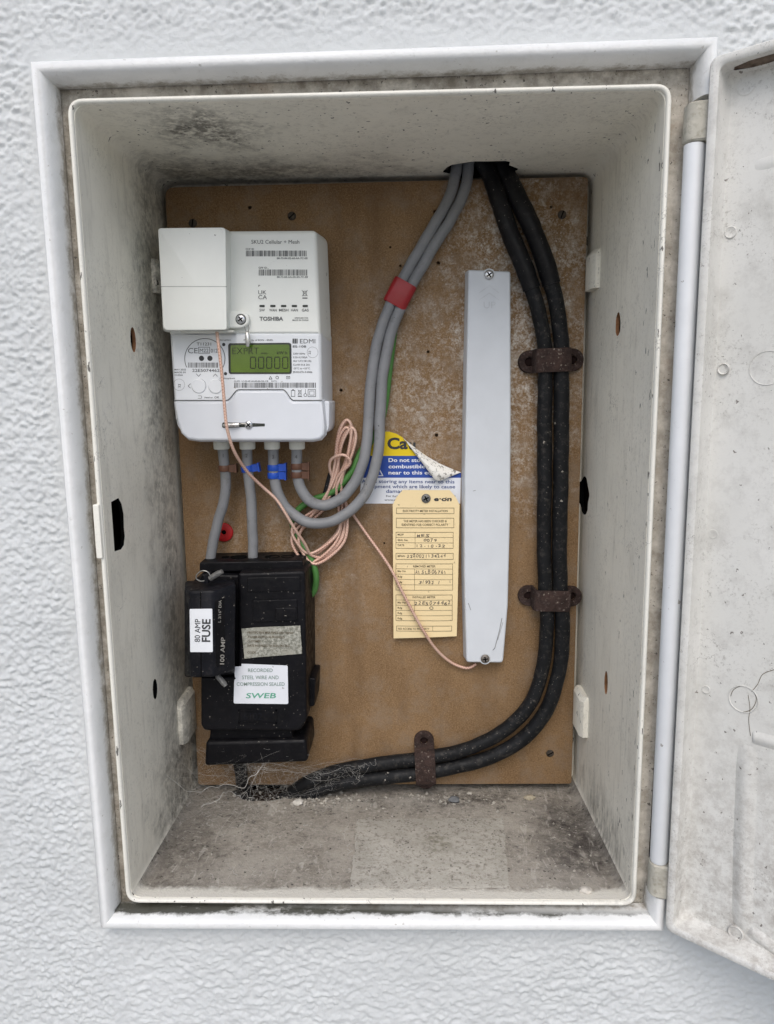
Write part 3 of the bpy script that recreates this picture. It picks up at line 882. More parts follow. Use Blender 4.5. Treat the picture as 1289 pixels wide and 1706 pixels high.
# ------------------------------------------------------------------ backboard
YB = .160
board = thing('backboard', 'brown hardboard mounting panel with white salt bloom at the back of the cabinet', 'board', (0, YB, -.279))
poly = rounded(O([(330, 1308), (952, 1306), (980, 294), (274, 312)], YB), [.003, .003, .004, .008], 4)
mb = MB(); mb.plate(poly, YB, YB + .012, .0006, 2)
pan = build('panel', mb, [M['board']], board)
holes = [(568, 650, 1.5), (713, 586, 1.3), (727, 725, 1.6), (416, 346, 1.6), (918, 345, 1.2), (724, 353, 1.6), (730, 438, 1.6), (667, 443, 1.3), (540, 470, 1.0), (640, 905, 1.0), (650, 412, .9), (620, 700, .9)]
cuts = []
for a_, b_, r_ in holes:
    c = at(a_, b_, YB); m_ = MB()
    m_.loft([[(c.x + r_*.001*math.cos(k*math.pi/5), y_, c.z + r_*.001*math.sin(k*math.pi/5)) for k in range(10)] for y_ in (YB - .004, YB + .007)])
    cuts.append(m_)
carve(pan, cuts)
def screw_head(name, px, py, y, r_, mat, parent, ang=20, cross=True, h=.0016):
    c = at(px, py, y); m_ = MB(); nseg = 20
    m_.loft([[(c.x + rr*math.cos(2*math.pi*k/nseg), yy, c.z + rr*math.sin(2*math.pi*k/nseg)) for k in range(nseg)]
             for rr, yy in ((r_*1.0, y + .0015), (r_, y - h*.35), (r_*.85, y - h*.8), (r_*.5, y - h))], False, True)
    s_ = build(name, m_, mat, parent, 50)
    m_ = MB()
    for a_ in ((ang, ang + 90) if cross else (ang,)):
        d = Vector((math.cos(R(a_)), 0, math.sin(R(a_)))); q = Vector((-d.z, 0, d.x))
        l, w = r_*(.62 if cross else .85), r_*.14
        cc = Vector((c.x, y - h - .0002, c.z))
        if not cross: cc.y = y - h*.98 - .0003
        dd = .0 if a_ == ang else .00006
        m_.quad([cc + d*l + q*w - Vector((0, dd, 0)), cc + d*l - q*w - Vector((0, dd, 0)), cc - d*l - q*w - Vector((0, dd, 0)), cc - d*l + q*w - Vector((0, dd, 0))])
    build('slot', m_, M['dark'], s_, 0, recalc=False)
    return s_
for px, py, an in ((486, 360, 40), (936, 358, 70), (916, 1255, 30), (321, 372, 80)):
    screw_head('screw', px, py, YB, .0036, M['dullscrew'], board, an, False, .0010)

# ------------------------------------------------------------------ black supply cables
YC = .1475
sup = []
pa = [(800, 262, .156), (815, 288, .155), (830, 330, .151), (850, 390, YC), (875, 450, YC), (893, 505, YC), (905, 560, YC), (908, 620, YC), (907, 700, YC), (907, 800, YC), (906, 900, YC), (908, 980, YC), (911, 1030, YC), (908, 1085, YC), (897, 1140, YC), (876, 1182, YC), (843, 1214, YC), (798, 1240, YC), (750, 1255, YC), (690, 1265, YC), (620, 1274, YC), (560, 1285, YC), (515, 1302, .149), (482, 1324, .152), (458, 1345, .158), (440, 1375, .166)]
pb = [(836, 262, .156), (842, 288, .155), (860, 325, .150), (886, 380, YC), (909, 440, YC), (925, 500, YC), (934, 560, YC), (935, 620, YC), (935, 700, YC), (934, 800, YC), (932, 900, YC), (933, 980, YC), (937, 1040, YC), (935, 1090, YC), (926, 1140, YC), (906, 1190, YC), (870, 1231, YC), (820, 1260, YC), (760, 1277, YC), (700, 1288, YC), (630, 1296, YC), (570, 1304, .1475), (525, 1318, .149), (496, 1332, .152), (470, 1352, .158), (452, 1380, .166)]
for pp, lb, rr in ((pa, 'inner of the two thick black supply cables, farther from the right cabinet wall', .0063), (pb, 'outer of the two thick black supply cables, nearest the right cabinet wall', .0066)):
    t = thing('supply_cable', lb, 'cable', at(*pp[-3]), 'black supply cables')
    mb = MB(); P_ = wobble(path(pp, 8), .00028, int(rr*1e5)); mb.tube(P_, lambda u: rr*(1 + .010*math.sin(u*43) + .006*math.sin(u*97 + rr*1e4)), 18)
    build('sheath', mb, M['blackcable'], t, 60)
    mb = MB(); Q = path(pp[:6], 8)[2:-4]
    w_ = random.Random(int(rr*1e6))
    wob = [w_.uniform(-.0002, .00035) for _ in range(len(Q))]
    mb.tube(Q, lambda u: rr + .0011 + wob[min(len(Q)-1, int(u*(len(Q)-1)+.5))], 18)
    build('tape_wrap', mb, M['tape'], t, 60)

# ------------------------------------------------------------------ rusty saddle clamps
def clamp(label, c0, c1, width, h, e0, e1):
    """c0,c1: ear hole centres (grid) ; saddle rises between e0 and e1 fractions"""
    A, B = at(*c0, YB), at(*c1, YB)
    d = (B - A); Lg = d.length; d.normalize(); q = Vector((-d.z, 0, d.x))
    t = thing('saddle_clamp', label, 'clamp', (A + B)/2, 'rusty clamps on the black cables')
    w = width/2; th = .0022
    # strap: arch section swept across its width
    prof_ = [(e0*Lg - .0006, 0), (e0*Lg - .0003, -h*.75), (e0*Lg + .0008, -h + .0014), (e0*Lg + .0028, -h), (e1*Lg - .0028, -h), (e1*Lg - .0008, -h + .0014), (e1*Lg + .0003, -h*.75), (e1*Lg + .0006, 0)]
    inner = [(p[0] + (th if i < 4 else -th) * (1 if i < 3 or i > 4 else .5), p[1] + (th if 2 <= i <= 5 else 0)) for i, p in enumerate(prof_)]
    sec = prof_ + inner[::-1]
    m_ = MB(); lps_ = []
    for k in range(7):
        f = -w + 2*w*k/6; sh = .0006 if k in (0, 6) else 0
        lps_.append([A + d*u + q*f*(1 - 0) + Vector((0, v + sh, 0)) for u, v in sec])
    m_.loft(lps_)
    build('strap', m_, M['rust'], t, 50)
    for c, sg, e in ((A, -1, e0*Lg), (B, 1, (1-e1)*Lg)):
        # ear: rounded tongue with a raised edge round a real hole
        m_ = MB(); nseg = 24
        def el(r_, y_, k2=1.0):
            out = []
            for k in range(nseg):
                a_ = 2*math.pi*k/nseg; u = math.cos(a_)*r_; v = math.sin(a_)*r_
                if u*sg < 0 and r_ > w*.6: u = max(abs(u), 0)*(-sg); u = -sg*min(e + .001, abs(u)*(e + .001)/w*1.05); v = math.copysign(min(w, abs(v)*1.25), v)
                out.append(c + d*u + q*v + Vector((0, y_, 0)))
            return out
        m_.loft([el(w, 0), el(w, -.0035), el(w*.93, -.0045), el(w*.60, -.0044), el(w*.42, -.0036), el(w*.40, -.0006)], False, False)
        ear = build('ear', m_, M['rust'], t, 50)
        m_ = MB(); m_.loft([[c + d*w*.39*math.cos(2*math.pi*k/12)*s_ + q*w*.39*math.sin(2*math.pi*k/12)*s_ + Vector((0, y_, 0)) for k in range(12)] for s_, y_ in ((1, -.0004), (.9, -.0010), (.3, -.0012))], False, True)
        build('clamp_screw', m_, plain('rust_screw', (.018, .010, .009), .9, .1), ear, 50)
clamp('rusty clamp over the two black cables beside the upper half of the white aerial', (881, 603), (952, 600), .0195, .0215, .07, .90)
clamp('rusty clamp over the two black cables beside the lower end of the white aerial', (879, 991), (951, 992), .0185, .0215, .07, .90)
clamp('rusty upright clamp over the two black cables just above the cabinet floor', (706, 1232), (709, 1296), .0185, .0215, .10, .92)

# ------------------------------------------------------------------ cut-out (service head)
cut = thing('service_cutout', 'black moulded service cut-out under the meter with a faded foil label and white sticker', 'cut-out', at(425, 1277, YB))
mb = MB()
YF = .106
mb.plate(rounded(O([(342, 1236), (510, 1232), (513, 1270), (340, 1277)], .112), .004), .112, YB, .003, 3)       # cable terminal shroud
build('terminal_shroud', mb, M['cutout'], cut)
mb = MB(); mb.plate(rounded(O([(350, 1212), (486, 1210), (490, 1250), (346, 1252)], .118), .004), .118, YB - .001, .002, 2)
build('neck', mb, M['cutout'], cut)
mb = MB(); mb.plate(rounded(O([(334, 1128), (397, 1128), (397, 955), (508, 951), (511, 1200), (500, 1218), (340, 1218), (334, 1208)], YF), [.001, .001, .002, .004, .004, .004, .004, .002]), YF, YB - .0006, .0022, 3, taper=.001)
build('body', mb, M['cutout'], cut)
mb = MB(); mb.plate(rounded(O([(320, 1130), (398, 1130), (398, 958), (334, 956), (334, 964), (320, 968)], YF + .012), .002), YF + .012, YB - .0012, .002, 2)
build('carrier_base', mb, M['cutout'], cut)
mb = MB(); mb.plate(rounded(O([(332, 953), (506, 951), (504, 934), (332, 937)], .122), .0015), .122, YB - .0003, .001, 2)
tb = build('terminal_block', mb, M['cutout'], cut)
ztb = at(420, 935, .122).z
def at_z(px, py, z):
    d = CM @ Vector(((px-PW/2)/FPX, -(py-PH/2)/FPX, -1)); return CAM_LOC + d*((z - CAM_LOC.z)/d.z)
for px, rr in ((392, .0065), (449, .0060), (475, .0052), (370, .0028)):
    c = at_z(px, 933, ztb); m_ = MB()
    lpz = lambda r_, z_: [(c.x + r_*math.cos(2*math.pi*k/18), .139 + r_*.8*math.sin(2*math.pi*k/18), z_) for k in range(18)]
    m_.loft([lpz(rr*1.12, ztb - .0002), lpz(rr*1.1, ztb + .0005), lpz(rr, ztb + .0004), lpz(rr*.95, ztb - .0001)], False, True)
    build('cable_entry', m_, M['dark'], tb)
# raised fields on the front
for q_, pr_ in (([(421, 1000), (495, 998), (496, 1034), (421, 1036)], .0012), ([(459, 1012), (494, 1011), (493.5, 1033), (459, 1034)], .0022), ([(412, 962), (500, 960), (500, 984), (412, 986)], .0010)):
    mb = MB(); mb.plate(rounded(O(q_, YF), .001), YF - pr_, YF + .002 + pr_, .0006, 2); build('raised_panel', mb, M['cutout'], cut)
mb = MB(); fr_ = O([(396, 1225), (462, 1224), (462, 1180), (397, 1181)], YF)
for a_, b_ in (((397, 1203), (461, 1205)), ((397, 1182), (461, 1184)), ((397, 1182), (399, 1205)), ((459, 1182), (461, 1205))):
    mb.plate(O([(a_[0], b_[1]), (b_[0], b_[1]), (b_[0], a_[1]), (a_[0], a_[1])], YF), YF - .0008, YF + .001)
build('badge_frame', mb, M['cutout'], cut, 0)
mb = MB(); text(mb, '6102', 405, 1199, 32, 12, lambda a, b: at(a, b, YF - .0006), bold=.02)
build('badge_number', mb, M['carrier'], cut, 0, recalc=False)
# lug on the right side
mb = MB(); mb.plate(rounded(O([(508, 1179), (524, 1177), (526, 1130), (510, 1129)], .125), .002), .125, YB - .002, .0015, 2); build('side_lug', mb, M['cutout'], cut)
mb = MB(); mb.plate(rounded(O([(506, 1118), (516, 1118), (514, 1034), (506, 1034)], .130), .001), .130, YB - .003, .001, 2); build('side_rail', mb, M['cutout'], cut)
mb = MB(); mb.tube(path([(398, 1270, .14), (402, 1290, .142), (404, 1312, .15), (414, 1338, .158), (425, 1360, .168)], 6), .0058, 14)
build('cable_tail', mb, M['tape'], cut, 60)
# foil label with a lifted corner, and the white sticker
def sheet(name, pts, y, mats, parent, wave=.0003, nx=12, nz=8, lift=None):
    """thin paper: bilinear patch of 4 grid corners (TL TR BR BL) with slight waviness and 0.25 mm thickness"""
    m_ = MB(); r_ = random.Random(len(name)*7 + int(pts[0][0]))
    ph = r_.uniform(0, 6)
    def pt(u, v, o_):
        a = [pts[0][i]*(1-u)*(1-v) + pts[1][i]*u*(1-v) + pts[2][i]*u*v + pts[3][i]*(1-u)*v for i in (0, 1)]
        yy = y - wave*(.5 + .5*math.sin(5*u + 4*v + ph)) - (lift(u, v) if lift else 0)
        p = at(a[0], a[1], y); return (p.x, yy - o_, p.z)
    F_ = [[pt(i/nx, j/nz, .00025) for i in range(nx+1)] for j in range(nz+1)]
    B_ = [[pt(i/nx, j/nz, 0) for i in range(nx+1)] for j in range(nz+1)]
    vs_ = sum(F_, []) + sum(B_, []); W_ = nx+1; o_ = W_*(nz+1); fs = []
    for j in range(nz):
        for i in range(nx):
            a = j*W_+i; fs.append((a, a+W_, a+W_+1, a+1)); fs.append((o_+a, o_+a+1, o_+a+W_+1, o_+a+W_))
    edge = [(0*W_+i) for i in range(nx)] + [j*W_+nx for j in range(nz)] + [nz*W_+i for i in range(nx, 0, -1)] + [j*W_ for j in range(nz, 0, -1)]
    for k in range(len(edge)): a, b = edge[k], edge[(k+1) % len(edge)]; fs.append((a, b, o_+b, o_+a))
    m_.add(vs_, fs)
    return build(name, m_, mats, parent, 50)
foil = sheet('foil_label', [(403, 1046), (500, 1042), (503, 1089), (408, 1096)], YF - .0003, M['foil'], cut, .0004, lift=lambda u, v: .003*max(0, .25-u)*4*.6)
mb = MB(); pm = lambda a, b: at(a, b, YF - .0013 - max(0, 427-a)*.00007)
for i, (s_, w_) in enumerate((('PROTECTIVE MULTIPLE EARTHING', 76), ('A CONNECTION IS PROVIDED', 62), ('CUSTOMER', 22), ('DATE INSTALLED BY ELECTRICIAN', 70), ('CODE', 14))):
    text(mb, s_, 412, 1055.5 + (i*7.2 if i < 4 else 33), w_, 3.4, pm, ang=-.6, bold=.012 if i == 0 else 0)
build('lettering', mb, M['brownink'], foil, 0, recalc=False)
stk = MB()
stk.plate(rounded(O([(389, 1172), (480, 1173), (479, 1109), (402, 1106), (402, 1110), (390, 1111), (391, 1128), (393, 1130), (390, 1133)], YF - .0006), [.0015, .0015, .0015, 0, 0, .001, 0, 0, 0]), YF - .0006, YF - .0001)
st_o = build('sticker', stk, M['stickerwhite'], cut, 0)
mb = MB(); pm = lambda a, b: at(a, b, YF - .0009)
text(mb, 'RECORDED', 413, 1119.5, 41, 6.0, pm, bold=.008); text(mb, 'STEEL WIRE AND', 403, 1131.5, 61, 6.2, pm, bold=.008); text(mb, 'COMPRESSION SEALED', 394, 1142.5, 80, 6.0, pm, bold=.008)
build('lettering', mb, M['greyinkgreen'], st_o, 0, recalc=False)
mb = MB(); text(mb, 'SWEB', 409, 1163, 50, 8.6, pm, bold=.012, shear=.22)
build('emblem', mb, M['green_ink'], st_o, 0, recalc=False)

# ------------------------------------------------------------------ fuse carrier
fc = thing('fuse_carrier', 'black fuse carrier with a white 80 AMP FUSE sticker on the cut-out', 'fuse carrier', at(340, 1132, YF))
Y1, Y2 = .074, YF + .0115
base_ = O([(307, 1128), (392, 1128), (392, 966), (308, 968)], Y2)
mid_ = O([(308, 1122), (390, 1118), (392, 972), (307, 980)], .092)
frt = O([(318, 1128), (357, 1128), (356, 985), (315, 985)], Y1)
def r4(p, y, r_): return [(x, y, z) for x, z in rounded(p, r_, 3)]
mb = MB(); mb.loft([r4(base_, Y2, .003), r4(mid_, .092, .003), r4(lerp_poly(mid_, frt, .93), Y1 + .0012, .0025), r4(lerp_poly(mid_, inset(frt, .001), .985), Y1 + .0003, .002), r4(inset(frt, .0014), Y1, .002)], True, True)
build('body', mb, M['carrier'], fc, 30)
mb = MB(); mb.plate(O([(334.3, 1127), (335.7, 1127), (334.8, 986), (333.4, 986)], Y1), Y1 - .0002, Y1 + .001); build('seam', mb, M['dark'], fc, 0)
stp = MB(); stp.plate(rounded(O([(317, 1086), (354.5, 1086), (353.5, 1014), (316, 1014.5)], Y1), .0008), Y1 - .0006, Y1 + .0002, 0)
so = build('sticker', stp, M['white'], fc, 0)
mb = MB(); pm = lambda a, b: at(a, b, Y1 - .0009)
text(mb, '80 AMP', 333, 1069.5, 38, 9.6, pm, ang=89, bold=.0); text(mb, 'FUSE', 349.5, 1069.5, 38, 14, pm, ang=89, bold=.022)
build('lettering', mb, M['ink'], so, 0, recalc=False)
# embossed rating on the sloping right face
A_, B_, C_ = at(357, 1118, Y1 + .0016), at(356, 985, Y1 + .0016), at(391, 1100, .0925)
def slope(a, b):
    nrm = (B_ - A_).cross(C_ - A_).normalized()
    if nrm.dot(CAM_LOC - A_) < 0: nrm = -nrm
    d = CM @ Vector(((a-PW/2)/FPX, -(b-PH/2)/FPX, -1)); p0 = A_ + nrm*.0017
    return CAM_LOC + d*((p0 - CAM_LOC).dot(nrm)/d.dot(nrm))
mb = MB(); q_ = rounded([(360, 1112), (376, 1108), (374, 996), (358, 1001)], 3, 3)
nrm = (B_-A_).cross(C_-A_).normalized(); nrm = nrm if nrm.dot(CAM_LOC - A_) > 0 else -nrm
mb.loft([[slope(*p) - nrm*.004 for p in q_], [slope(*p) - nrm*.0004 for p in q_]], False, True)
rs = build('raised_panel', mb, M['cutout'], fc, 30)
mb = MB(); text(mb, '100 AMP', 373, 1107, 45, 7.2, slope, ang=87.5, bold=.012); text(mb, 'L 3/16" DIA', 367.5, 1037, 37, 4.6, slope, ang=88, bold=.006)
build('lettering', mb, plain('worn_white_ink', (.34, .33, .30), .7, var=.3, scale=300), rs, 0, recalc=False)
mb = MB(); mb.plate(rounded(O([(340, 972), (347, 972), (347, 957), (340, 957)], .090), .0008), .090, .100, .0006, 2); build('seal_lug', mb, M['carrier'], fc)
def lead(label, pts, wire):
    t = thing('wire_seal', label, 'seal', at(pts[0][0], pts[0][1], pts[0][2]), 'lead seals on the fuse carrier')
    m_ = MB(); m_.tube(spline([at(*p) for p in pts], 4), lambda u: .0024 if u < .8 else .0019, 8); build('ferrule', m_, M['lead'], t, 40)
    m_ = MB(); m_.tube(path(wire, 6), .0005, 6); build('wire_loop', m_, M['wire'], t, 60)
lead('grey crimped seal with a wire loop on top of the fuse carrier', [(350, 964, .088), (359, 958, .087), (370, 952, .086)], [(352, 963, .088), (346, 953, .087), (336, 951, .087), (328, 957, .088), (327, 964, .089), (334, 968, .090), (342, 967, .091)])
lead('grey crimped seal hanging from the bottom of the fuse carrier', [(362, 1126, .090), (369, 1134, .089), (376, 1143, .088)], [(358, 1122, .092), (361, 1128, .090), (366, 1131, .089)])

# ------------------------------------------------------------------ electricity meter
YM = .107
met = thing('electricity_meter', 'white single phase electricity meter with green display on the brown board', 'meter', at(420, 733, YB))
mb = MB(); mb.plate(rounded(O([(291, 700), (537, 700), (534.5, 553), (281.5, 553)], YM), .0012), YM, YB - .0005, .0035, 4, taper=.003)
build('case', mb, M['meter'], met)
def scurve(x0, y0, x1, y1, n=7): return [(x0 + (x1-x0)*k/n, y0 + (y1-y0)*(.5 - .5*math.cos(math.pi*k/n))) for k in range(n+1)]
tong = [(289, 668)] + scurve(377, 668, 398, 650) + scurve(471, 650, 489, 668) + [(537, 668)]
tc_px = tong + [(541, 712), (540, 724), (533, 732), (520, 734.5), (330, 734.5), (312, 732), (301, 722), (295, 704)]
mb = MB(); mb.plate(O(tc_px, YM - .0008), YM - .0008, YM + .006, .0022, 3, taper=.0012)
tcv = build('terminal_cover', mb, M['cover'], met)
mb = MB(); mb.plate(rounded(O([(297, 722), (548, 724), (549, 668), (289, 668)], YM + .006), [.010, .008, .002, .002]), YM + .0055, YB - .001, .001, 2)
build('terminal_housing', mb, M['cover'], met)
mb = MB(); mb.tube([at(a, b - 1.0, YM - .0004) for a, b in tong], .0004, 6); build('seam', mb, M['greyink'], met, 40)
for px in (368.8, 412, 453, 494.5):
    m_ = MB(); c = at(px, 742, .135); zt_ = at(px, 731, .135).z; zb_ = at(px, 748.5, .135).z; rr = .0068
    cl = lambda r_, z_: [(c.x + r_*math.cos(2*math.pi*k/16), .135 + r_*math.sin(2*math.pi*k/16), z_) for k in range(16)]
    m_.loft([cl(rr, zt_), cl(rr, zb_ + .0008), cl(rr - .0008, zb_), cl(.0048, zb_)], True, True)
    build('gland', m_, M['gland'], met, 40)
# display
mb = MB(); mb.plate(rounded(O([(381, 623), (486, 623), (485, 571), (380, 572)], YM), .0022), YM - .0004, YM + .001); dsp = build('display', mb, M['bezel'], met, 0)
mb = MB(); mb.plate(rounded(O([(384.5, 620.5), (483, 620.5), (482, 574), (384, 575)], YM), .0014), YM - .0007, YM); build('display_glass', mb, M['lcd'], dsp, 0)
mb = MB(); pm = lambda a, b: at(a, b, YM - .0009)
def seg7(x, y, w, h, on='abcdef'):
    s_ = dict(a=[(x+1.2, y), (x+w-1.2, y)], d=[(x+1.2, y+h), (x+w-1.2, y+h)], f=[(x, y+1.2), (x, y+h/2-1)], b=[(x+w, y+1.2), (x+w, y+h/2-1)], e=[(x, y+h/2+1), (x, y+h-1.2)], c=[(x+w, y+h/2+1), (x+w, y+h-1.2)])
    for k in on: linep(mb, s_[k], 1.5, pm)
for k in range(5): seg7(417 + k*13.4, 595, 8.6, 18.5)
text(mb, 'EXPRT', 387, 590, 44, 11.5, pm, bold=-.016); text(mb, 'min', 435, 590, 10, 3.5, pm); text(mb, 'kW h', 461, 590, 17, 5, pm, bold=.01)
build('display_segments', mb, M['lcdink'], dsp, 0, recalc=False)
pm = lambda a, b: at(a, b, YM - .0002)
for px, py in ((331, 643), (359, 643.5)):
    c = at(px, py, YM); m_ = MB(); m_.disc(c, .0058, YM - .0008, 24, .002, .0006); btn = build('button', m_, M['meter'], met)
    m_ = MB(); ringp(m_, px, py, 11.6, .9, pm); build('button_ring', m_, M['greyink'], btn, 0, recalc=False)
for px, py, rr in ((335.5, 597, .0021), (349.5, 597, .0021), (372.5, 574, .0013), (375.5, 622.5, .0013)):
    c = at(px, py, YM); m_ = MB(); m_.disc(c, rr, YM - .0002, 16, .002); build('optical_port', m_, M['ink'], met, 0)
mb = MB()
ringp(mb, 341, 597.5, 33.5, 1.1, pm, -25, 205, 36)
text(mb, 'T11231', 327.5, 575.5, 24, 5.0, pm); text(mb, 'CE', 313, 588.5, 16, 9, pm); framep(mb, 330.5, 578.5, 349, 588.5, .8, pm)
text(mb, 'M22', 332.5, 587, 14.5, 6.4, pm); text(mb, '012', 351, 587.5, 11, 6.6, pm); bars(mb, 313, 604, 364, 612.5, pm, 5, 1.1)
text(mb, '22E5074462', 320, 619.5, 45.5, 5.0, pm)
for i, s_ in enumerate(('MAY 2022', 'MADE IN', 'CHINA')): text(mb, s_, 290.5, 617 + i*4.6, 19 if i == 0 else (18.5 if i == 1 else 14), 2.7, pm)
ringp(mb, 298, 641, 9.5, .35, pm); text(mb, '22', 300, 646, 6.5, 3.8, pm, ang=85)
linep(mb, [(327, 623), (330.5, 627), (334, 623)], .8, pm); linep(mb, [(355, 627), (358.5, 623), (362, 627)], .8, pm); linep(mb, [(317, 639.5), (313, 643), (317, 646.5)], .8, pm)
linep(mb, [(330, 659.5), (335, 659.5), (336, 661.5), (335, 663.5), (329.5, 663.5)], .7, pm); text(mb, 'Hold to', 340.5, 663.5, 13.5, 2.8, pm); text(mb, 'OK', 357, 663.7, 8, 3.6, pm)
text(mb, 'disruption', 364.5, 567.5, 20, 2.5, pm); text(mb, 'Property of EON - ENEL', 406, 567.8, 49, 2.8, pm, bold=.006); text(mb, '1000imp/kwh', 366, 631.5, 25, 2.5, pm)
for i in range(3): rectp(mb, 487 + i*3.5, 564.2, 487 + i*3.5 + (3.0 if i < 2 else 1.6), 572.2, pm)
text(mb, 'EDMI', 499.5, 572, 25.5, 7.6, pm); text(mb, 'ES-10B', 487.5, 579, 22.5, 3.6, pm, bold=.02)
for i, (s_, w_) in enumerate((('230V 50Hz', 20), ('0.25-5(100)A', 24), ('4kV UC3 M1/E2', 30.5), ('CLASS B & 2(r)', 28), ('-25°C to +55°C', 28), ('EN50470-3:2006', 32))): text(mb, s_, 488, 590.5 + i*6.15, w_, 2.9, pm)
ringp(mb, 520.5, 587, 9, .35, pm); text(mb, '22', 517, 590.5, 6, 3.6, pm, ang=85)
text(mb, 'GUID: 1C-23-4F-00-00-0A-EA-CB', 389.5, 636.3, 57, 2.6, pm); text(mb, 'RX/TX', 452, 636, 9, 2.2, pm)
bars(mb, 390, 637.5, 527, 646, pm, 9, 1.05)
linep(mb, [(448, 631.5), (450.5, 627), (453, 631.5)], .9, pm, True); ringp(mb, 461.5, 629, 2.3, .8, pm, n=12); framep(mb, 477, 627, 482.5, 630.8, .6, pm); linep(mb, [(477, 627), (479.7, 629.3), (482.5, 627)], .5, pm)
framep(mb, 485, 650.5, 491, 660.5, .8, pm); rectp(mb, 486.5, 648.6, 489.5, 650, pm)
linep(mb, [(496, 649), (502.5, 658)], .6, pm); linep(mb, [(502.5, 649), (496, 658)], .6, pm); framep(mb, 497, 650.5, 501.5, 656.5, .5, pm); rectp(mb, 496, 659.3, 502.8, 661, pm)
linep(mb, [(508.5, 648.5), (508.5, 655.5)], .7, pm); ringp(mb, 508.5, 658.2, 2.5, .8, pm, n=12)
framep(mb, 513, 649, 525.5, 660.7, .8, pm); framep(mb, 515.5, 651.4, 523, 658.3, .6, pm)
build('lettering', mb, M['greyink'], met, 0, recalc=False)
# sealing slot and screw on the terminal cover
YT = YM - .0008
mb = MB(); mb.plate(rounded(O([(369.5, 713), (413, 711.5), (441, 710.2), (441, 705.8), (413, 704.5), (370, 703.5)], YT), [.0018, 0, .0004, .0004, 0, .0018]), YT - .0002, YT + .001); slo = build('seal_slot', mb, M['bezel'], tcv, 0)
screw_head('screw', 414, 708, YT - .0002, .0034, M['steel'], met, 40, True, .0014)
sl2 = thing('cover_seal', 'small silver crimp seal lying in the slot of the meter terminal cover', 'seal', at(385, 712, YT))
mb = MB(); mb.tube(spline([at(376, 708.2, YT - .002), at(386, 708, YT - .0024), (at(398, 707.5, YT - .002))], 4), .0017, 10); build('ferrule', mb, M['seal'], sl2, 50)
mb = MB(); mb.tube(path([(396, 707.5, YT - .002), (403, 706, YT - .0022), (411, 707, YT - .002)], 5), .00045, 6); mb.tube(path([(376, 708.2, YT - .002), (371.5, 709, YT - .0016)], 4), .0012, 8); build('wire_loop', mb, M['wire'], sl2, 50)

# ------------------------------------------------------------------ communications hub
hub = thing('communications_hub', 'white plug-in communications hub with barcodes on top of the meter', 'hub', at(410, 557, YB))
mb = MB(); mb.plate(rounded(O([(281, 557.5), (534, 557.5), (527, 383), (376, 384), (275, 420)], YM - .0004), [.001, .001, .004, .001, .003]), YM - .0004, YB - .012, .0035, 4, taper=.004)
build('case', mb, M['hub'], hub)
YH = .084
cv = [(272, 549.5), (377, 549), (375, 379), (263, 380)]
mb = MB()
fr_ = rounded(O(cv, YH), [.0035, .002, .003, .0025], 4)
bk_ = rounded(O([(271, 553), (384, 550), (384.5, 384), (264, 383)], YM), [.0035, .002, .003, .0025], 4)
mb.loft([[(x, YB - .02, z) for x, z in bk_], [(x, YM, z) for x, z in bk_], [(x, YH + .0016, z) for x, z in lerp_poly(bk_, fr_, .93)], [(x, YH + .0004, z) for x, z in fr_], [(x, YH, z) for x, z in inset(fr_ if area(fr_) > 0 else fr_[::-1], .0012)]])
cvo = build('cover', mb, M['hub'], hub)
mb = MB(); mb.plate(O([(266.6, 477.9), (377, 477.9), (377, 477.0), (266.6, 477.0)], YH), YH - .00012, YH + .0015); build('seam', mb, plain('seam_shadow', (.33, .34, .33), .6), cvo, 0)
mb = MB(); mb.plate(rounded(O([(376, 547), (404, 546.5), (415, 538), (414, 524), (404, 518.5), (376, 519)], YM - .006), [0, .004, .004, .004, .004, 0]), YM - .006, YM, .0012, 3); build('fixing_tab', mb, M['hub'], cvo)
mb = MB(); c = at(401, 532, YM - .006); mb.disc(c, .0042, YM - .0063, 22, .002); build('screw_recess', mb, M['bezel'], cvo, 0)
screw_head('screw', 401, 532, YM - .0066, .0036, M['steel'], hub, 35, True, .0012)
mb = MB(); mb.plate(rounded(O([(388, 553.5), (300, 554), (300, 550), (388, 550)], YM - .012), .001), YM - .012, YM, .0006, 2); build('socket', mb, M['gland'], hub)
pm = lambda a, b: at(a, b, YM - .0007)
mb = MB()
text(mb, 'SKU2 Cellular + Mesh', 418.5, 406, 80, 6.6, pm); text(mb, 'CHF ID', 409, 416.3, 14, 3.0, pm); bars(mb, 409.5, 417.5, 512, 427, pm, 1, 1.15); text(mb, '88-73-84-02-60-4A-7C-E8', 461, 431.7, 51, 3.1, pm)
text(mb, 'GPF ID', 430.5, 447.5, 14, 3.0, pm); bars(mb, 431, 449, 512.5, 459, pm, 2, 1.15); text(mb, '88-73-84-AA-00-4A-7C-E8', 461, 463, 51.5, 3.1, pm)
text(mb, 'UK', 430, 490.3, 13.5, 7, pm); text(mb, 'CA', 430, 498.4, 14.5, 7, pm)
linep(mb, [(502.5, 483.5), (512, 493)], .7, pm); linep(mb, [(512, 483.5), (503, 493)], .7, pm); framep(mb, 505, 485, 510, 492.5, .7, pm); rectp(mb, 503.5, 495.7, 512, 497.4, pm)
for i, (s_, w_) in enumerate((('SW', 9), ('WAN', 12.3), ('MESH', 15.5), ('HAN', 11.3), ('GAS', 11.3))): text(mb, s_, 436.5 + i*17.95, 518.7, w_, 4.4, pm, align='c')
text(mb, '2707A3E1WK', 490.5, 531, 23, 2.6, pm); text(mb, 'MADE IN CHINA', 487, 534.6, 27, 2.6, pm)
build('lettering', mb, M['greyink'], hub, 0, recalc=False)
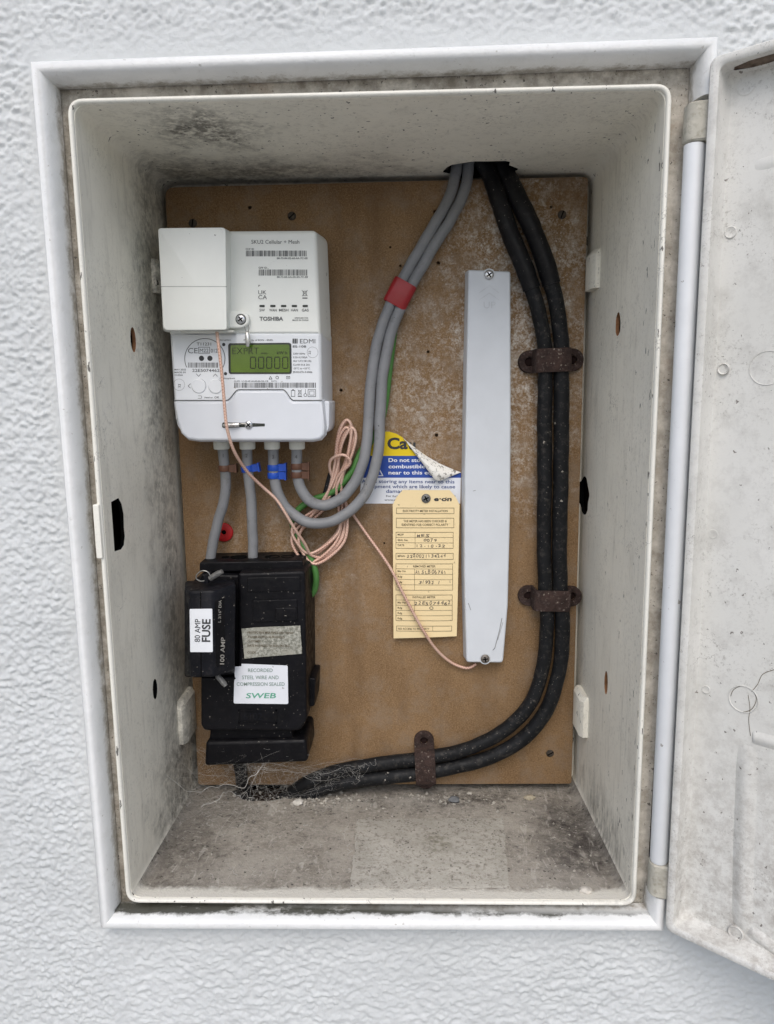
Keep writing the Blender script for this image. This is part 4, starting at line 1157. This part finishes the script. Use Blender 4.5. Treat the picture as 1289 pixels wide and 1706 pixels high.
mb = MB(); text(mb, 'TOSHIBA', 432, 534, 39.5, 6.4, pm, bold=.03); build('maker_name', mb, M['greyink'], hub, 0, recalc=False)
for i in range(5):
    x_ = 436.6 + i*17.95; m_ = MB(); m_.plate(rounded(O([(x_-4.3, 511.7), (x_+4.3, 511.7), (x_+4.3, 508.2), (x_-4.3, 508.2)], YM), .0004), YM - .0008, YM + .001); build('indicator', m_, M['bezel'], hub, 0)
s3 = thing('hub_seal', 'silver crimp seal hanging from the hub fixing screw over the display', 'seal', at(413, 579, YM))
mb = MB(); mb.tube([at(411.5, 554, YM - .006), at(412.5, 560, YM - .0065), at(413, 570, YM - .0065), at(412.5, 577, YM - .006)], lambda u: .0021 if .1 < u < .9 else .0014, 10); build('ferrule', mb, M['seal'], s3, 40)
mb = MB(); mb.tube(path([(407, 543, YM - .008), (408.5, 549, YM - .0075), (411.5, 555, YM - .0065)], 5), .0004, 6); mb.tube(path([(413, 541, YM - .008), (414.5, 548, YM - .0075), (412, 555, YM - .0065)], 5), .0004, 6); build('wire_loop', mb, M['wire'], s3, 50)

# ------------------------------------------------------------------ grey meter tails
def tail(label, pts, r_=.0045):
    t = thing('meter_tail', label, 'cable', at(*pts[-1]), 'grey meter tails')
    m_ = MB(); P_ = wobble(path(pts, 8), .0003, len(label)); m_.tube(P_, lambda u: r_*(1 + .010*math.sin(u*31 + len(label)) + .006*math.sin(u*73)), 16); build('sheath', m_, M['greycable'], t, 60)
    return t
def clip(t, px, py, y, mat, ang=0, r_=.0052, side=1):
    """snap-on marker: a ring with a small buckle"""
    c = at(px, py, y); m_ = MB(); ca, sa = math.cos(R(ang)), math.sin(R(ang))
    def tr(x, yy, z): return (c.x + x*ca - z*sa, c.y + yy, c.z + x*sa + z*ca)
    cl = lambda rr, z_: [tr(rr*math.cos(2*math.pi*k/18), rr*math.sin(2*math.pi*k/18), z_) for k in range(18)]
    h = .0026
    m_.loft([cl(r_-.0012, -h), cl(r_, -h), cl(r_+.0003, -h+.0006), cl(r_+.0003, h-.0006), cl(r_, h), cl(r_-.0012, h)], False, False)
    o_ = build('marker_clip', m_, mat, t, 50)
    m_ = MB(); x0_, x1_ = r_*.75*side, (r_ + .0055)*side
    x0_, x1_ = min(x0_, x1_), max(x0_, x1_)
    vs_ = [tr(x, y_, z_) for z_ in (-h*1.2, h*1.2) for x, y_ in ((x0_, -.003), (x1_, -.0022), (x1_, .003), (x0_, .003))]
    m_.add(vs_, [(0, 3, 2, 1), (4, 5, 6, 7), (0, 1, 5, 4), (1, 2, 6, 5), (2, 3, 7, 6), (3, 0, 4, 7)])
    vs_ = [tr(x, y_, z_) for z_ in (-h*1.5, h*1.5) for x, y_ in ((x1_ - .0012, -.0036), (x1_ + .0002, -.0036), (x1_ + .0002, .0036), (x1_ - .0012, .0036))]
    m_.add(vs_, [(0, 3, 2, 1), (4, 5, 6, 7), (0, 1, 5, 4), (1, 2, 6, 5), (2, 3, 7, 6), (3, 0, 4, 7)])
    build('buckle', m_, mat, o_, 30)
def mark(t, s_, px, py, y, h):
    m_ = MB(); pmk = lambda a, b: at(a, b, y - .0052 + ((a - px)/20)**2*.003); text(m_, s_, px, py, None, h, pmk, bold=-.005, align='c'); build('pen_mark', m_, M['ink'], t, 0, recalc=False)
t1 = tail('short grey cable with a single brown clip, leftmost under the meter', [(369, 728, .135), (371, 750, .135), (374, 775, .135), (376, 800, .136), (372, 838, .138), (362, 872, .139), (355, 902, .139), (351, 930, .139), (350, 946, .139)])
clip(t1, 374, 780, .135, M['brownc'], 0); mark(t1, '1', 371.5, 762, .135, 6)
t2 = tail('short grey cable with a single blue clip running straight down to the cut-out', [(411, 728, .135), (411, 750, .135), (412, 775, .135), (417, 820, .136), (420, 870, .138), (421, 905, .139), (421, 946, .139)])
clip(t2, 412, 781, .135, M['bluec'], 8); mark(t2, '2', 410.5, 762, .135, 6)
YG = .141
t3 = tail('long grey cable with two blue clips, outer one of the looped pair', [(455, 728, .135), (455, 750, .135), (456, 785, .135), (460, 812, .136), (474, 843, .138), (500, 865, .139), (530, 872, .139), (565, 863, YG), (600, 834, YG), (621, 792, YG), (631, 742, .143), (633, 690, .146), (638, 620, .149), (650, 560, .150), (667, 512, .151), (692, 463, .152), (721, 413, .152), (750, 366, .153), (770, 328, .154), (779, 290, .155), (781, 262, .156)], .0047)
for yy in (779, 792): clip(t3, 456, yy, .135, M['bluec'], 0)
mark(t3, '3', 454.5, 764, .135, 6)
t4 = tail('long grey cable with two brown clips, inner one of the looped pair', [(494, 728, .135), (494, 750, .135), (495, 785, .135), (500, 812, .136), (516, 834, .137), (540, 842, .138), (565, 832, .139), (590, 805, .140), (605, 768, .141), (612, 728, .143), (614, 690, .146), (620, 618, .149), (632, 556, .150), (650, 508, .151), (676, 456, .152), (705, 405, .152), (734, 356, .153), (750, 323, .154), (759, 290, .155), (762, 262, .156)], .0047)
for yy in (777, 791): clip(t4, 494.5, yy, .135, M['brownc'], 0)
mark(t4, '4', 493, 764, .135, 6)
# red tape round the pair
mb = MB(); a_, b_ = (at(653, 501, .151), at(676, 473, .151))
ax = (at(674, 470, .151) - at(652, 511, .151)).normalized(); c0 = at(652.5, 509, .151); c1 = at(677, 468, .151)
sd = Vector((ax.z, 0, -ax.x))
lps = []
for t_ in (0, .06, .5, .94, 1):
    c = c0.lerp(c1, t_); gr = .0003 if t_ in (0, 1) else .0006
    c = at(656, 509, .151).lerp(at(676, 470, .151), t_)
    lps.append([c + sd*(math.copysign(.0052, math.cos(x_)) + math.cos(x_)*(.0047 + gr)) + Vector((0, math.sin(x_)*(.0047 + gr), 0)) for x_ in [2*math.pi*k/24 + .01 for k in range(24)]])
mb.loft(lps, False, False)
tp = build('tape_band', mb, M['redt'], None, 50, loc=at(664, 490, .151)); tag(tp, 'band of red tape binding the two long grey cables', 'tape')
# ------------------------------------------------------------------ earth cable
mb = MB(); mb.tube(path([(662, 522, .1545), (657, 545, .1545), (649, 612, .1545), (638, 690, .1545), (618, 735, .153), (601, 752, .150), (588, 782, .148), (566, 810, .149), (545, 824, .150), (522, 832, .151), (500, 846, .152), (488, 864, .152), (490, 884, .152), (504, 908, .150), (518, 930, .147), (526, 958, .146), (523, 984, .148), (508, 1000, .150), (495, 1006, .151)], 8), .0029, 12)
e_ = build('earth_cable', mb, M['green'], None, 60, loc=at(508, 1000, .15)); tag(e_, 'green earth cable curving behind the grey cables to the cut-out', 'cable')
# ------------------------------------------------------------------ aerial lead, coiled
P_ = [(361, 549, .100), (362, 560, .094), (366, 592, .0935), (371, 640, .0935), (375, 690, .0935), (379, 718, .094), (390, 752, .100), (411, 785, .115), (437, 811, .126), (459, 831, .128), (474, 853, .128), (490, 880, .131), (507, 905, .138), (519, 925, .144), (545, 926, .148), (572, 892, .149), (571, 850, .152)]
lr = random.Random(21)
for k in range(6):
    dx, dy = lr.uniform(-7, 7), lr.uniform(-8, 10); e = lr.uniform(-5, 5); w = lr.uniform(.55, 1.1)
    yy = .1505 + lr.uniform(-.004, .003)
    P_ += [(563 + lr.uniform(-7, 9), 806 + e, yy), (572 + 10*w + dx*.4, 760 + e, yy - .003), (588 + dx*.7, 722 + dy, yy - .004), (579 + dx*.8, 708 + dy, yy - .004), (565 + dx*.6, 735 + dy, yy - .003), (558 + lr.uniform(-6, 6), 790 + e, yy), (541 + lr.uniform(-8, 8), 838, yy + .001), (507 - 17*w + dx, 884 + dy, yy), (503 - 4*w + dx, 917 + dy*1.4, yy - .002), (523 + dx, 932 + dy*1.3, yy - .003), (556 + 12*w + dx, 896 + dy, yy - .001), (569 + lr.uniform(-6, 8), 842, yy + .002)]
P_ += [(560, 800, .148), (583, 772, .141), (572, 758, .139), (552, 765, .141), (550, 785, .146), (566, 820, .153), (583, 850, .156), (610, 889, .154), (648, 943, .1485), (672, 990, .1470), (700, 1042, .1480), (725, 1080, .1525), (752, 1104, .155), (778, 1113, .155), (793, 1106, .154)]
mb = MB(); mb.tube(path(P_, 7), .00135, 8, attr=True)
al = build('aerial_lead', mb, M['braid'], None, 60, loc=at(530, 930, .15)); tag(al, 'thin copper coloured braided aerial lead, coiled beside the grey cables', 'cable')
mb = MB(); mb.plate(rounded(O([(536, 826), (562, 838), (578, 798), (546, 788)], .1490), .001), .1490, YB - .0003, .001, 2)
tag(build('cable_tie', mb, M['tape'], None, 40, loc=at(558, 820, YB)), 'black strap holding the coiled copper aerial lead to the board', 'cable tie')

# ------------------------------------------------------------------ aerial
YA = .146
aer = thing('aerial', 'long pale grey plastic aerial bar marked UP, screwed upright to the board', 'aerial', at(808, 1105, YB))
pts = [(776.5, 1104), (838, 1104.5), (846, 1010), (850, 850), (851, 700), (850.5, 452), (780, 449), (777, 600), (773.5, 800), (773, 950)]
mb = MB(); mb.plate(rounded(O(pts, YA), [.003, .003, 0, 0, 0, .002, .002, 0, 0, 0], 4), YA, YB - .0003, .0016, 3, taper=.0016)
build('housing', mb, M['aerial'], aer)
for px, py, m_, an in ((814.5, 458, 'steel', 35), (808, 1097.5, 'dullsteel', 10)):
    mb = MB(); mb.disc(at(px, py, YA), .0052, YA - .0002, 22, .0015); build('screw_recess', mb, M['emboss'], aer, 0)
    screw_head('screw', px, py, YA - .0003, .0040, M[m_], aer, an, True, .0014)
mb = MB(); pm = lambda a, b: at(a, b, YA - .00035)
for dy in (0, 12): linep(mb, [(798, 488 + dy), (815, 476 + dy), (831, 488 + dy)], 1.0, pm)
text(mb, 'UP', 805.5, 513.5, 20, 11.5, pm); build('emboss', mb, M['emboss'], aer, 0, recalc=False)
m_scr = plain('scratch', (.20, .205, .21), .7)
for pl, w_ in (([(836, 1030), (832, 1050), (824, 1080), (821, 1083)], 1.0), ([(837.5, 1037), (829, 1066)], .6), ([(780, 1005), (784, 1016)], .8), ([(788, 818), (792, 817)], .7)):
    mb = MB(); linep(mb, pl, w_, pm); build('scratch', mb, m_scr, aer, 0, recalc=False)

# ------------------------------------------------------------------ caution sticker with its corner peeled
YS = YB - .0004
cau = thing('caution_sticker', 'yellow, blue and white caution sticker with its top right corner peeled over', 'sticker', at(685, 840, YB))
cur = [(649, 719.5), (660, 722.5), (671, 729), (683, 739), (697, 750), (714, 762), (734, 773), (752, 781), (768, 787)]
def below(y0, y1):
    """slice of the sticker between two heights, cut by the peel line"""
    xl = lambda y: 605 + (599-605)*(y-719)/(839-719)
    xr = lambda y: 769.5 + (766.5-769.5)*(y-719)/(839-719)
    up = [(x, y) for x, y in cur if y0 < y < y1]
    def cx(y):
        if y <= 719.6: return 649
        for (xa, ya), (xb, yb_) in zip(cur, cur[1:]):
            if ya <= y <= yb_: return xa + (xb-xa)*(y-ya)/(yb_-ya)
        return xr(y)
    return [(xl(y1), y1), (cx(y1), y1)] + up[::-1] + [(cx(y0), y0), (xl(y0), y0)]
for nm, y0, y1, m_ in (('yellow_band', 719, 759.5, 'yellow'), ('blue_band', 759.5, 796, 'blue'), ('white_band', 796, 839, 'stickerwhite')):
    mb = MB(); mb.plate(O(below(y0, y1), YS), YS, YB - .0001); build(nm, mb, M[m_], cau, 0)
nF = 14; F_ = spline([Vector((x, y, 0)) for x, y in cur[2:]], 2); nf = len(F_)
tip = Vector((727, 803, 0))
rows = []
for i, f in enumerate(F_):
    row = []; t_ = i/(nf-1)
    wdt = (tip - f).length
    for j in range(9):
        s_ = j/8
        # edge of the turned-over corner runs from the first fold point to the tip and back to the last one
        e0, e1 = Vector(F_[0]), Vector(F_[-1])
        g = e0.lerp(tip, t_/.62) if t_ < .62 else tip.lerp(e1, (t_-.62)/.38)
        p = f.lerp(g, s_)
        hgt = .0085*math.sin(math.pi*min(1, s_*.75 + .02))*min(1, (g-f).length/34)
        q = at(p.x, p.y, YS - hgt - .0006*s_ - .0004); row.append(q)
    rows.append(row)
mb = MB(); vs_ = sum(rows, []); off = [Vector(v) + Vector((0, .0003, 0)) for v in vs_]; fs = []
for i in range(nf-1):
    for j in range(8):
        a = i*9+j; fs.append((a, a+1, a+10, a+9)); fs.append((a+nf*9, a+9+nf*9, a+10+nf*9, a+1+nf*9))
mb.add(vs_ + off, fs); build('peeled_corner', mb, M['flap'], cau, 60)
pm = lambda a, b: at(a, b, YS - .0002)
mb = MB(); text(mb, 'Ca', 645, 747.5, 34, 18.5, pm, bold=.035); text(mb, 'u', 681, 748.5, 11, 17, pm, bold=.035)
linep(mb, [(637.5, 754), (622, 754), (629, 738)], 1.7, pm, True)
build('caution_lettering', mb, M['ink'], cau, 0, recalc=False)
mb = MB(); text(mb, 'Do not sto', 647, 769.5, 53, 6.3, pm, bold=.02); text(mb, 'combustible', 647, 780, 61, 6.3, pm, bold=.02); text(mb, 'near to this equipment', 647, 790.3, 112, 6.3, pm, bold=.02)
linep(mb, [(637.5, 792.5), (614, 792.5), (626, 771)], 1.6, pm, True); linep(mb, [(622, 790), (624, 786), (626, 788), (625.5, 783)], 2.0, pm)
build('white_lettering', mb, M['white'], cau, 0, recalc=False)
mb = MB(); text(mb, 'Avoid storing any items near to this', 602, 804.5, 155, 5.8, pm, ang=-.3, bold=.014); text(mb, 'equipment which are likely to cause', 606, 813, 152, 5.8, pm, ang=-.2, bold=.014); text(mb, 'damage by', 643, 821, 48, 5.8, pm, bold=.014)
build('blue_lettering', mb, M['navy'], cau, 0, recalc=False)
mb = MB(); text(mb, 'For further', 643, 828, 29, 3.2, pm, bold=.015); text(mb, 'www.el', 640, 834.3, 20, 3.4, pm, shear=.2); build('small_print', mb, M['greyink'], cau, 0, recalc=False)

# ------------------------------------------------------------------ manila meter tag
YL = YB - .0052
tg = thing('meter_tag', 'buff card meter installation tag screwed to the board over the caution sticker', 'tag', at(708, 1061, YB))
def tagy(px, py):  # the card bows away from the board a little
    v = (py - 818)/245; return YL - .0035*math.sin(min(1, max(0, v))*math.pi*.8) + .0016*((px-709)/55)**2*.5
out = [(654, 837), (670.5, 816.5), (749, 816.5), (765.5, 835), (760.5, 1059), (655.5, 1062.5)]
mb = MB(); NJ = 20
rowsF, rowsB = [], []
for j in range(NJ+1):
    v = j/NJ; py = 816.5 + 245*v
    if py < 836: e = (836 - py)/19.5; xl = 654 + 16.5*e; xr = 765.5 - 16.5*e
    else: e = (py - 836)/225; xl = 654 + 1.5*e; xr = 765.5 - 5*e
    pyl = py + (1.0*v); 
    rowsF.append([(lambda p, q: (p.x, q, p.z))(at(xl + (xr-xl)*i/8, py + (1.2 - 3.6*i/8)*v**3, YL), tagy(xl + (xr-xl)*i/8, py)) for i in range(9)])
for r_ in rowsF: rowsB.append([(x, y + .0004, z) for x, y, z in r_])
vs_ = sum(rowsF, []) + sum(rowsB, []); fs = []; o_ = 9*(NJ+1)
for j in range(NJ):
    for i in range(8): a = j*9+i; fs.append((a, a+9, a+10, a+1)); fs.append((o_+a, o_+a+1, o_+a+10, o_+a+9))
edge = [i for i in range(8)] + [j*9+8 for j in range(NJ)] + [NJ*9+i for i in range(8, 0, -1)] + [j*9 for j in range(NJ, 0, -1)]
for k in range(len(edge)): a, b = edge[k], edge[(k+1) % len(edge)]; fs.append((a, b, o_+b, o_+a))
mb.add(vs_, fs); card = build('card', mb, M['manila'], tg, 50)
def pm(a, b):
    p = at(a, b, YL); return (p.x, tagy(a, b) - .0003, p.z)
mb = MB()
lw = .65
framep(mb, 660.3, 846, 756, 855.3, lw, pm); text(mb, 'ELECTRICITY METER INSTALLATION', 671, 852.6, 74.5, 3.7, pm, bold=.008)
framep(mb, 660, 862.8, 755.7, 878.5, lw, pm); text(mb, 'THE METER HAS BEEN CHECKED &', 672, 869.3, 72, 3.7, pm, bold=.008); text(mb, 'IDENTIFIED FOR CORRECT POLARITY', 669, 875.3, 77.5, 3.7, pm, bold=.008)
framep(mb, 659.5, 886, 754.5, 912.5, lw, pm); linep(mb, [(659.5, 894.3), (754.5, 894.6)], .5, pm); linep(mb, [(659.5, 903), (754.5, 903.6)], .5, pm); linep(mb, [(691.3, 886), (691.3, 912.5)], .5, pm)
text(mb, 'MOP', 662.3, 891.4, 10, 3.2, pm); text(mb, 'SEAL No.', 662.3, 900.3, 17.5, 3.2, pm); text(mb, 'DATE', 662.3, 908.6, 11, 3.2, pm)
framep(mb, 659.5, 920.7, 754.5, 930.6, lw, pm); linep(mb, [(691, 920.7), (691, 930)], .4, pm); text(mb, 'MPAN', 662.3, 926.6, 12, 3.2, pm)
framep(mb, 659.5, 938, 753.5, 981.5, lw, pm); text(mb, 'REMOVED METER', 688, 943.6, 37, 3.4, pm, bold=.008)
for yy in (946, 954.8, 963.6, 972.4): linep(mb, [(659.5, yy), (753.5, yy + .6)], .5, pm)
linep(mb, [(690.3, 946), (690.3, 981.5)], .5, pm)
for i, s_ in enumerate(('Mtr No', 'Rdg', 'Rdg', 'Rdg')): text(mb, s_, 662.3, 951.6 + i*8.9, 13.5 if i == 0 else 7.5, 3.2, pm)
framep(mb, 659.5, 989.5, 752.8, 1032.5, lw, pm); text(mb, 'INSTALLED METER', 687, 994.7, 38, 3.4, pm, bold=.008)
for yy in (998, 1006.7, 1015.3, 1024): linep(mb, [(659.5, yy), (752.8, yy)], .5, pm)
linep(mb, [(690, 998), (690, 1032.5)], .5, pm)
for i, s_ in enumerate(('Mtr No', 'Rdg', 'Rdg', 'Rdg')): text(mb, s_, 662.3, 1003.7 + i*8.8, 13.5 if i == 0 else 7.5, 3.2, pm)
framep(mb, 660.5, 1041.5, 752, 1050, lw, pm); linep(mb, [(720.5, 1041.5), (720.5, 1050)], .5, pm); text(mb, 'NO ACCESS TO PROPERTY', 663, 1047.8, 52, 3.4, pm, bold=.004)
build('form_print', mb, M['brownink'], card, 0, recalc=False)
mb = MB()
hand(mb, 'MES', 694, 893.6, 22, 5.0, pm, 1); hand(mb, '0079', 705, 901.5, 24, 5.0, pm, 2); hand(mb, '12-10-22', 693, 910.6, 49, 5.0, pm, 3); hand(mb, '2200021134244', 677.5, 927.6, 66, 5.6, pm, 4)
hand(mb, 'A15LB06761', 691, 954.4, 54, 6.2, pm, 5); hand(mb, '31932 1', 697, 970.6, 37, 5.4, pm, 6); hand(mb, '22E5074462', 690.5, 1005.7, 61, 6.2, pm, 7); hand(mb, 'O', 714, 1013.8, 10, 5.2, pm, 8)
build('handwriting', mb, M['pen'], card, 0, recalc=False)
mb = MB(); text(mb, 'e·on', 722.5, 834.3, 29.5, 7.0, pm, bold=.035, shear=.12); build('emblem', mb, M['ink'], card, 0, recalc=False)
screw_head('screw', 709.5, 830.5, tagy(709, 830) - .0004, .0041, M['lead'], tg, 25, True, .0014)

# ------------------------------------------------------------------ red washer
c = at(373, 886.5, YB); mb = MB(); nseg = 26
cl = lambda r_, y_: [(c.x + r_*math.cos(2*math.pi*k/nseg), y_, c.z + r_*math.sin(2*math.pi*k/nseg)) for k in range(nseg)]
mb.loft([cl(.0086, YB - .0002), cl(.0086, YB - .0016), cl(.0079, YB - .0022), cl(.0024, YB - .0018), cl(.0020, YB - .0006)], False, False)
ws = thing('washer', 'round red plastic washer half hidden behind a short grey cable', 'washer', (c.x, YB, c.z - .0086))
build('disc', mb, M['redw'], ws, 50)
mb = MB(); mb.loft([cl(.0021, YB - .0003), cl(.0008, YB - .0008)], False, True); build('centre_hole', mb, M['dark'], ws, 50)  # near-black plug stands in for the dark of the washer's open hole

# ------------------------------------------------------------------ grit, fluff and cobwebs
r = random.Random(5)
mb = MB()
def stone(c, s_):
    q = [Vector(v) for v in ((1,0,0),(-1,0,0),(0,1,0),(0,-1,0),(0,0,1),(0,0,-1))]
    q = [v*s_*r.uniform(.6, 1.25) + Vector(c) for v in q]
    mb.add(q, [(0,2,4),(2,1,4),(1,3,4),(3,0,4),(2,0,5),(1,2,5),(3,1,5),(0,3,5)])
for k in range(420):
    u = r.random()
    if u < .35: px, py = r.gauss(520, 45), r.gauss(1335, 8)
    elif u < .6: px, py = r.gauss(740, 70), r.gauss(1328, 10)
    elif u < .75: px, py = r.uniform(860, 1000), r.uniform(1320, 1470)
    else: px, py = r.uniform(300, 1030), r.uniform(1318, 1490)
    p = on_floor_s(px, py)
    if not (.012 < p.y < .156 and -.175 < p.x < .17): continue
    s_ = r.choice((.0006, .0008, .001, .0013, .002 if u < .6 else .001))
    stone((p.x, p.y, floor_z(p.y) + s_*.45), s_)
tag(build('grit', mb, M['grit'], None, 0, loc=(0, .09, -.285)), 'loose pale grit and crumbs scattered over the cabinet floor', 'grit', kind='stuff')
for px, py, s_, lb, mm in ((975, 1487, .0034, 'pale stone chip near the front right of the cabinet floor', (.50, .47, .42)), (757, 1336, .0042, 'dark grey stone chip at the foot of the lower clamp', (.13, .135, .14)), (882, 1332, .0036, 'yellowish stone chip on the floor under the right end of the board', (.36, .32, .24)), (497, 1340, .0040, 'white plaster crumb beside the black cable hole in the cabinet floor', (.55, .53, .48))):
    p = on_floor_s(px, py); bl = blob((p.x, p.y, floor_z(p.y) + s_*.55), s_*1.3, s_, s_*.7, 9, 6, .25, int(px))
    tag(build('stone_chip', bl, plain('chip', mm, .9, .1, var=.3, scale=250), None, 25, loc=(p.x, p.y, floor_z(p.y))), lb, 'stone chip', 'stone chips on the cabinet floor')
mb = MB()
def fibre(pts, rad): mb.tube(spline(pts, 3), rad, 3, caps=False)
def fl_pt(x, y, h=0): return Vector((x, y, floor_z(y) + h))
for k in range(150):                     # hairs and fluff lying on the floor
    x, y = (r.uniform(-.17, .0), r.uniform(.02, .15)) if r.random() < .75 else (r.uniform(0, .16), r.uniform(.02, .15))
    a_ = r.uniform(0, 6.28); l = r.uniform(.002, .008); pts = [fl_pt(x, y, .0006)]
    for q in range(3):
        a_ += r.uniform(-1.5, 1.5); x += math.cos(a_)*l/3; y += math.sin(a_)*l/3
        y = min(.155, max(.012, y)); pts.append(fl_pt(x, y, r.uniform(.0004, .0012)))
    fibre(pts, r.uniform(.00006, .00017))
tag(build('floor_fluff', mb, M['web'], None, 60, recalc=False, loc=(-.08, .08, -.285)), 'pale hairs and fluff lying on the dusty cabinet floor', 'fluff', kind='stuff')
mb = MB()
anch_w = lambda: Vector((-.1848, r.uniform(.06, .158), r.uniform(-.275, -.215)))
anch_c = lambda: at(r.uniform(335, 515), r.uniform(1240, 1284), r.uniform(.108, .135))
anch_f = lambda: (lambda p: Vector((p.x, p.y, floor_z(p.y) + .0008)))(on_floor_s(r.uniform(300, 520), r.uniform(1318, 1400)))
anch_b = lambda: at(r.uniform(335, 640), r.uniform(1260, 1308), r.uniform(.150, .158))
anch_k = lambda: at(r.uniform(470, 760), 0, .14)
def strand(a_, b_, sag, rad):
    pts = [a_]
    dr = Vector((0, 0, 0))
    for t_ in (.12, .25, .38, .5, .62, .75, .88):
        dr = dr*.7 + Vector((r.gauss(0, .0022), r.gauss(0, .0018), r.gauss(0, .0022)))
        p = a_.lerp(b_, t_); p.z -= sag*math.sin(math.pi*t_); p += dr*math.sin(math.pi*t_); p.z = max(p.z, floor_z(p.y) + .0006) if p.y < .158 else p.z; pts.append(p)
    pts.append(b_); fibre(pts, rad)
for k in range(150):
    a_, b_ = r.choice(((anch_w, anch_c), (anch_w, anch_f), (anch_c, anch_f), (anch_c, anch_b), (anch_f, anch_b), (anch_w, anch_b), (anch_c, anch_c)))
    strand(a_(), b_(), r.uniform(0, .010), r.choice((.00002, .00003, .00003, .00005)))
hubp = at(432, 1272, .112)
for k in range(22): strand(hubp + Vector((r.gauss(0, .008), r.gauss(0, .004), r.gauss(0, .002))), r.choice((anch_c, anch_f, anch_b))(), r.uniform(-.003, .006), r.choice((.00003, .00005, .00008)))
strand(on_left(275, 1290), at(352, 1310, .12), .012, .00022); strand(at(352, 1310, .12), at(432, 1282, .115), .006, .00022); strand(at(335, 1345, .10), at(380, 1318, .12), -.004, .00022); strand(at(380, 1318, .12), at(425, 1330, .14), -.003, .0002)
for k in range(40):                       # fuzz along the cables
    px = r.uniform(470, 620); py = 1292 + (545-px)*.11 + r.gauss(0, 9); y_ = r.uniform(.132, .142)
    a_ = at(px, py, y_); b_ = at(px + r.gauss(0, 14), py + r.gauss(0, 8), y_ + r.uniform(-.003, .004)); strand(a_, b_, r.uniform(-.002, .002), .00005)
tag(build('cobweb', mb, M['web'], None, 60, recalc=False, loc=at(400, 1300, .13)), 'dusty cobwebs in the lower left corner under the cut-out', 'cobweb', kind='stuff')
